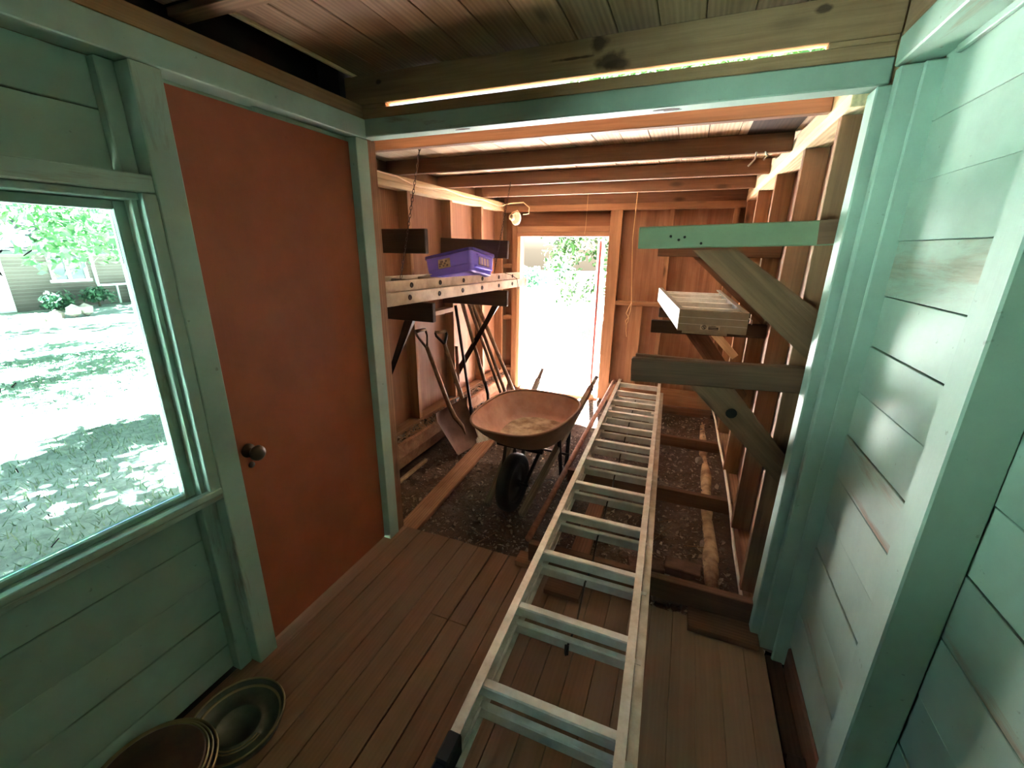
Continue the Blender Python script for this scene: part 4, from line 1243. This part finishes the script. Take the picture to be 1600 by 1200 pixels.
# ---- lids in the front left corner
ld = root('bin_lid', (-1.21, 0.62, 0.0), 'round galvanised bin lid lying upturned on the floor under the window', 'lid')
RL = 0.148
prof = [(0.0, .010), (RL * .42, .010), (RL * .45, .016), (RL * .50, .016), (RL * .53, .010), (RL * .83, .009), (RL * .88, .028), (RL * .93, .030), (RL * .97, .044), (RL * 1.0, .044), (RL * 1.0, .036), (RL * .90, .002), (0.0, .002)]
def squash(prof, n_, cx_, ca, sx_, sy_, rotz):
    pass
lidm = lathe('disc', prof, M['galv'], ld, 48, (-1.255, 0.625, 0.0))
lathe('ridge', [(RL * .86, .0255), (RL * .885, .0305), (RL * .91, .0305), (RL * .90, .0265), (RL * .86, .0255)], M['gold'], ld, 48, (-1.255, 0.625, 0.0))
for rr_ in (.55, .62):
    tube('embossed_arc', [(-1.255 + RL * rr_ * math.cos(t), 0.625 + RL * rr_ * math.sin(t), .0125) for t in np.linspace(-1.5, 0.1, 10)], 0.0022, M['gold'], ld, 5)
lathe('rim', [(RL * .985, .040), (RL * 1.015, .044), (RL * 1.0, .050), (RL * .975, .046), (RL * .985, .040)], M['gold'], ld, 48, (-1.255, 0.625, 0.0))
pt = root('round_tub', (-1.36, 0.36, 0.05), 'brown round metal tub with a ridged rim in the corner under the window', 'tub')
RT = 0.17
lathe('body', [(0.0, .092), (RT * .80, .090), (RT * .84, .086), (RT * .84, .050), (0, .050)], M['lidbrown'], pt, 48, (-1.315, 0.40, 0.0))
for q, (rr_, zz) in enumerate(((.87, .086), (.93, .078), (1.0, .070))):
    lathe('ridge', [(RT * (rr_ - .035), zz - .010), (RT * rr_, zz - .012), (RT * (rr_ + .012), zz - .004), (RT * rr_, zz + .004), (RT * (rr_ - .035), zz - .002), (RT * (rr_ - .035), zz - .010)], M['gold'], pt, 48, (-1.315, 0.40, 0.0))
lathe('base', [(RT * .8, .066), (RT * .78, .0515), (0, .0515)], M['lidbrown'], pt, 48, (-1.315, 0.40, 0.0))

# ---- hanging things
def hanging_chain(p, q, label, sag=0.0):
    p, q = Vector(p), Vector(q)
    n_ = int((q - p).length / 0.021)
    bm = bmesh.new()
    d_ = (q - p).normalized(); s0 = d_.orthogonal().normalized(); s1 = d_.cross(s0)
    for i in range(n_):
        c_ = p.lerp(q, (i + .5) / n_)
        s_ = s0 if i % 2 else s1
        add_tube(bm, [c_ + d_ * (0.0140 * math.cos(t)) + s_ * (0.0055 * math.sin(t)) for t in np.linspace(0, 2 * math.pi, 8, endpoint=False)], 0.0019, 4, closed=True)
    return tag(meshobj('chain', bm, M['chain'], None), label, 'chain')
hanging_chain((-1.37, 2.135, 2.172), (-1.56, 2.135, 1.43), 'steel chain hanging from the roof nearest the green post')
hanging_chain((-1.380, 3.382, 2.10), (-1.525, 3.382, 1.40), 'steel chain hanging beside the lamp holder near the back doorway')
wr = root('electric_cable', (-1.94, 3.2, 2.07), 'cream electric cable tacked along the left top plate', 'cable')
tube('cable', [(-1.948, 1.83, 2.068), (-1.948, 2.3, 2.074), (-1.948, 2.70, 2.072), (-1.948, 2.95, 2.035), (-1.948, 3.34, 2.070), (-1.948, 3.70, 2.045), (-1.948, 4.05, 2.062), (-1.94, 4.42, 2.03), (-1.80, 4.42, 2.055), (-1.66, 4.42, 2.06), (-1.595, 4.42, 2.01), (-1.60, 4.42, 1.95), (-1.66, 4.42, 1.945)], 0.0055, M['wire'], wr, 6)
lp = root('lamp_holder', (-1.745, 4.42, 1.90), 'white porcelain lamp holder dangling on its cable near the doorway', 'lamp holder')
ax_ = Vector((-0.35, -0.88, 0.1))
lathe('base', [(0.0, -.006), (.062, -.006), (.066, .004), (.060, .014), (.035, .026), (0.0, .026)], M['porcelain'], lp, 28, (-1.735, 4.42, 1.905), ax_)
sc_ = lathe('socket', [(.034, .024), (.031, .052), (.026, .056), (.020, .050), (.020, .03), (0.0, .03)], M['porcelain'], lp, 22, (-1.757, 4.42, 1.913), ax_)
tube('cord', [(-1.70, 4.43, 1.95), (-1.73, 4.435, 1.985), (-1.79, 4.43, 1.965), (-1.795, 4.43, 1.92)], 0.0045, M['wire'], lp, 6)
stg = root('hanging_string', (-0.50, 4.2, 2.1), 'jute string with a knotted loop hanging near the back wall', 'string')
def px_line(*pp): return pp
tube('string', [(-0.493, 4.109, 2.084), (-0.50, 4.12, 1.7), (-0.468, 4.2, 1.14), (-0.466, 4.2, 1.10)], 0.0035, M['string'], stg, 5)
tube('loop', [(-0.466, 4.2, 1.13), (-0.470, 4.2, 1.05), (-0.484, 4.2, 0.99), (-0.505, 4.2, 0.955), (-0.497, 4.2, 0.925), (-0.482, 4.2, 0.95), (-0.478, 4.2, 0.99), (-0.505, 4.2, 1.03), (-0.485, 4.2, 1.09), (-0.466, 4.2, 1.13)], 0.0042, M['string'], stg, 5)
tube('string_tail', [(-0.495, 4.2, 0.93), (-0.492, 4.2, 0.86), (-0.482, 4.2, 0.805)], 0.004, M['string'], stg, 5)
th = tube('thread', [(-0.925, 4.12, 2.10), (-0.935, 4.14, 1.80), (-0.945, 4.15, 1.74)], 0.0014, M['string'], None, 4)
tag(th, 'thin thread hanging over the back doorway', 'thread')
for (p, q, r_) in (((0.245, 2.70, 2.085), (0.215, 2.69, 2.02), .005), ((0.285, 2.70, 2.085), (0.28, 2.69, 2.045), .004)):
    o = tube('rag_strip', [p, ((p[0] + q[0]) / 2 + .012, p[1] - .015, (p[2] + q[2]) / 2), q], r_, M['straw'], None, 5)
    tag(o, 'white rag strip hanging from the rafter on the right, ' + ('longer one' if p[0] < .26 else 'shorter one'), 'rag', 'white rag strips on the rafter')

# ---- leaves, chips and crumbs on the dirt (nobody could count them)
vs_, fs = [], []
def leafquad(c_, n_, s, asp=0.55):
    a_ = n_.orthogonal().normalized(); t_ = rng.uniform(0, 6.28)
    u_ = (Matrix.Rotation(t_, 3, n_) @ a_); v_ = n_.cross(u_)
    k_ = len(vs_)
    vs_.extend([tuple(c_ - u_ * s), tuple(c_ + v_ * s * asp + n_ * s * .2), tuple(c_ + u_ * s), tuple(c_ - v_ * s * asp + n_ * s * .15)])
    fs.append((k_, k_ + 1, k_ + 2, k_ + 3))
for q in range(8500):
    x_, y_ = rng.uniform(-1.81, 0.40), 1.83 + 2.74 * rng.random() ** 1.2
    n_ = Vector((rng.normal() * .5, rng.normal() * .5, 1)).normalized()
    leafquad(Vector((x_, y_, dirt_z(x_, y_) + rng.uniform(.002, .014))), n_, abs(rng.normal()) * .0085 + .004)
tag(pydata('leaf_litter', vs_, fs, M['litter']), 'dry leaves and bark chips scattered over the dirt', 'leaf litter', kind='stuff')
vs_, fs = [], []
for q in range(900):
    y_ = rng.uniform(1.85, 4.5); x_ = rng.uniform(-1.953, -1.865)
    leafquad(Vector((x_, y_, .186 + rng.uniform(0, .02))), Vector((rng.normal() * .5, rng.normal() * .5, 1)).normalized(), abs(rng.normal()) * .006 + .006)
tag(pydata('ledge_litter', vs_, fs, M['litter']), 'crumbs and dry leaves on the sill timber along the left wall', 'leaf litter', kind='stuff')
bm = bmesh.new()
for q in range(16):
    x_, y_ = rng.uniform(-0.3, 0.25), rng.uniform(1.95, 2.6)
    if q > 11: x_, y_ = rng.uniform(-1.3, -0.8), rng.uniform(1.85, 2.3)
    an = rng.uniform(-.6, 1.2); l_ = rng.uniform(.06, .22)
    add_tube(bm, [(x_, y_, dirt_z(x_, y_) + .014), (x_ + l_ * math.cos(an), y_ + l_ * math.sin(an), dirt_z(x_ + l_ * math.cos(an), y_ + l_ * math.sin(an)) + .022)], 0.003, 4)
tag(meshobj('twigs', bm, M['handle']), 'thin dry twigs lying on the dirt', 'twigs', kind='stuff')

# ================================================================== OUTSIDE
def foliage(name, parent, centers, n_, s, mat, sq=(1, 1, 1)):
    V, Fc = [], []
    cs = np.array([c_[:3] for c_ in centers]); rs = np.array([c_[3] for c_ in centers])
    wts = rs ** 2; wts = wts / wts.sum()
    idx = rng.choice(len(cs), n_, p=wts)
    d_ = rng.normal(size=(n_, 3)); d_ /= np.linalg.norm(d_, axis=1)[:, None]
    rad = rs[idx] * (rng.random(n_) ** 0.4)
    P = cs[idx] + d_ * rad[:, None] * np.array(sq)
    nn = d_ * .5 + rng.normal(size=(n_, 3)) * .6 + np.array([0, 0, .5]); nn /= np.linalg.norm(nn, axis=1)[:, None]
    tv = rng.normal(size=(n_, 3)); u_ = np.cross(nn, tv); u_ /= np.linalg.norm(u_, axis=1)[:, None]
    v_ = np.cross(nn, u_)
    sz = s * (0.6 + 0.8 * rng.random(n_))[:, None]
    q4 = np.stack([P - u_ * sz, P + v_ * sz * .5 + nn * sz * .15, P + u_ * sz, P - v_ * sz * .5 + nn * sz * .15], 1).reshape(-1, 3)
    me = bpy.data.meshes.new(name)
    me.vertices.add(4 * n_); me.vertices.foreach_set('co', q4.ravel())
    me.loops.add(4 * n_); me.loops.foreach_set('vertex_index', np.arange(4 * n_))
    me.polygons.add(n_); me.polygons.foreach_set('loop_start', np.arange(0, 4 * n_, 4)); me.polygons.foreach_set('loop_total', np.full(n_, 4))
    me.update(); me.validate()
    o = link(name, me, parent, None, mat)
    o['kind'] = 'stuff'
    return o


# shrub by the back door
sb = root('leafy_shrub', (-0.9, 8.7, 0), 'tall leafy green shrub outside the back doorway, right side', 'shrub')
cen = []
for q in range(84):
    z = rng.uniform(0.0, 4.2)
    left = max(-2.0 - 0.62 * max(0, z), -3.2)
    cen.append((rng.uniform(left + .36, 0.9), rng.uniform(8.2, 9.6), z, rng.uniform(.28, .5)))
foliage('foliage', sb, cen, 17000, .052, M['leaf_dark'])
for q in range(5): tube('stem', [(-.9 + .2 * q, 8.7, -.05), (-1.1 + .2 * q, 8.8, 1.6), (-1.5 + .4 * q, 8.8, 3.4)], [.035, .025, .012], M['bark'], sb, 6)
# far hedge and trees at the back
hg = root('far_hedge', (-7.2, 22, 0), 'blue green hedge far behind the back doorway, left side', 'hedge')
foliage('foliage', hg, [(rng.uniform(-9.5, -5.5), rng.uniform(21, 23), rng.uniform(0.1, 1.0), .6) for q in range(22)], 2600, .10, M['leaf2'])
# trees beyond the left window: canopy that shades the lawn in patches
def tree(name, loc, label, blobs, n_, s, mat, trunk_h):
    t_ = root(name, loc, label, 'tree')
    foliage('crown', t_, blobs, n_, s, mat)
    tube('trunk', [(loc[0], loc[1], loc[2] - .1), (loc[0] + .05, loc[1], loc[2] + trunk_h * .5), (loc[0] - .1, loc[1] + .1, loc[2] + trunk_h)], [.26, .2, .12], M['bark'], t_, 10)
    return t_
bl1 = [(rng.uniform(-13.5, -8.0), rng.uniform(2.0, 8.4), 0, 0) for q in range(56)]
bl1 = [(x_, y_, rng.uniform(2.25, 5.0), rng.uniform(.45, .95)) for x_, y_, _, _ in bl1]
bl1 += [(rng.uniform(-12.5, -9), rng.uniform(3.2, 7.6), rng.uniform(1.45, 2.2), rng.uniform(.25, .5)) for q in range(26)]
tree('shade_tree', (-11.0, 9.2, -0.5), 'tree with low sunlit branches on the lawn outside the window', bl1, 26000, .065, M['leaf'], 4.0)
bl2 = [(rng.uniform(-6.4, -3.2), rng.uniform(2.4, 6.0), rng.uniform(4.2, 6.0), rng.uniform(.35, .65)) for q in range(34)]
tree('shade_tree', (-5.6, 9.4, -0.4), 'tree over the near lawn casting dappled shade, crown above the view', bl2, 15000, .075, M['leaf'], 5.0)
bl3 = [(rng.uniform(-46, -34), rng.uniform(-8, 34), rng.uniform(2.0, 9.0), rng.uniform(1.2, 2.2)) for q in range(60)]
tree('far_tree', (-40.0, 12.0, -0.7), 'dense trees behind the house beyond the lawn', bl3, 12000, .30, M['leaf2'], 6.0)

bl4 = [(rng.uniform(-25, -14.5), rng.uniform(1, 19), rng.uniform(6.0, 8.5), rng.uniform(1.0, 1.7)) for q in range(46)]  # unseen crown added to darken the house and the far lawn
tree('shade_tree', (-16.5, -2.0, -0.7), 'unseen big tree added to shade the far lawn and the house, crown above the view', bl4, 9000, .22, M['leaf2'], 6.5)
bl5 = [(rng.uniform(-2.6, 2.5), rng.uniform(10.4, 13.5), rng.uniform(4.6, 7.0), rng.uniform(.6, 1.0)) for q in range(34)]  # canopy out of view, added to keep the sun off the shrub
tree('added_yard_tree', (2.6, 11.6, -0.1), 'unseen tree added to shade the shrub outside the back doorway, crown above the view', bl5, 8000, .11, M['leaf'], 4.6)
# house across the lawn
HX, HZ = -22.0, -0.74
ho = root('house', (HX, 8.0, HZ), 'low brick house with white trim across the lawn, seen through the window', 'house')
box('wall', (HX - 0.3, 2.5, HZ), (HX, 17.0, HZ + 2.05), M['brickwall'], ho, 0)
box('fascia', (HX, 2.0, HZ + 1.96), (HX + 0.45, 17.4, HZ + 2.16), M['housewhite'], ho, 0.01)
rf = board('roof', (HX - 1.6, 2.0, HZ + 2.85), (HX - 1.6, 17.4, HZ + 2.85), 4.6, 0.12, M['roofing'], ho, (0.36, 0, 0.93), 0.0)
box('door_frame', (HX, 7.05, HZ), (HX + 0.06, 7.52, HZ + 1.86), M['housewhite'], ho, 0.01)
box('door', (HX + 0.02, 6.35, HZ), (HX + 0.08, 7.05, HZ + 1.84), M['housewhite'], ho, 0.01)
def hwin(y0, y1, z0, z1, mull):
    w_ = box('window', (HX, y0, z0), (HX + 0.03, y1, z1), M['darkglass'], ho, 0)
    for a0, a1, b0, b1 in ((y0 - .05, y0 + .05, z0, z1), (y1 - .05, y1 + .05, z0, z1), (y0 - .12, y1 + .12, z0 - .10, z0), (mull - .05, mull + .05, z0, z1)):
        box('window_frame', (HX + 0.03, a0, b0), (HX + 0.09, a1, b1), M['housewhite'], w_, 0)
hwin(8.75, 9.75, 0.30, 1.15, 9.22)
box('downpipe', (HX, 9.98, 0.06), (HX + 0.08, 10.06, 1.2), M['housewhite'], ho, 0)
box('porch_rail', (HX, 10.0, -0.02), (HX + 0.08, 11.9, 0.06), M['housewhite'], ho, 0)
for k in range(3): box('porch_post', (HX, 10.6 + 0.5 * k, HZ), (HX + 0.06, 10.66 + 0.5 * k, -0.02), M['housewhite'], ho, 0)
gb_ = bmesh.new()
P = [(HX + 0.5, 4.6, HZ + 2.1), (HX + 0.5, 7.5, HZ + 2.1), (HX + 0.5, 6.05, HZ + 2.95)]
A = [gb_.verts.new(p) for p in P]; B = [gb_.verts.new((p[0] - .9, p[1], p[2])) for p in P]
gb_.faces.new(A); gb_.faces.new(B[::-1])
for i in range(3): gb_.faces.new((A[i], A[(i + 1) % 3], B[(i + 1) % 3], B[i]))
meshobj('porch_gable', gb_, M['housewhite'], ho)
for q, (y_, lab) in enumerate(((8.3, 'low shrub against the house wall, left of the house window'), (9.6, 'low shrub below the house window'), (11.2, 'low shrub by the house porch rail'))):
    s_ = root('garden_shrub', (HX + .7, y_, HZ), lab, 'shrub')
    foliage('foliage', s_, [(HX + .7 + rng.uniform(-.3, .3), y_ + rng.uniform(-.3, .3), HZ + rng.uniform(.1, .55), .26) for _ in range(7)], 500, .08, M['leaf2'])
    tube('stem', [(HX + .7, y_, HZ - .1), (HX + .7, y_, HZ + .4)], .04, M['bark'], s_, 6)
rk = root('rock_pile', (-18.3, 6.9, -0.68), 'pale pile of stones on the lawn before the house', 'stones')
for q in range(7):
    bm = bmesh.new(); bmesh.ops.create_icosphere(bm, subdivisions=1, radius=.22)
    bmesh.ops.translate(bm, verts=bm.verts, vec=(-18.3 + rng.uniform(-.5, .5), 6.9 + .32 * (q - 3), -.62 + (.15 if q in (5, 6) else 0)))
    meshobj('stone', bm, M['stone'], rk)
# grass outside the window
n_ = 26000
gx = -2.3 - 9 * rng.random(n_) ** 1.3; gy = rng.uniform(-1.5, 8.5, n_)
gz = np.array([lawn_z(a_, b2) for a_, b2 in zip(gx, gy)])
th_ = rng.uniform(0, 6.28, n_); hgt = rng.uniform(.03, .085, n_); ln = rng.normal(size=(n_, 2)) * .03
w2 = .006
q3 = np.stack([np.stack([gx - w2 * np.cos(th_), gy - w2 * np.sin(th_), gz - .01], 1), np.stack([gx + w2 * np.cos(th_), gy + w2 * np.sin(th_), gz - .01], 1), np.stack([gx + ln[:, 0], gy + ln[:, 1], gz + hgt], 1)], 1).reshape(-1, 3)
me = bpy.data.meshes.new('grass'); me.vertices.add(3 * n_); me.vertices.foreach_set('co', q3.ravel())
me.loops.add(3 * n_); me.loops.foreach_set('vertex_index', np.arange(3 * n_)); me.polygons.add(n_)
me.polygons.foreach_set('loop_start', np.arange(0, 3 * n_, 3)); me.polygons.foreach_set('loop_total', np.full(n_, 3)); me.update()
tag(link('grass', me, None, None, M['grass']), 'short grass on the lawn outside the window', 'grass', kind='stuff')
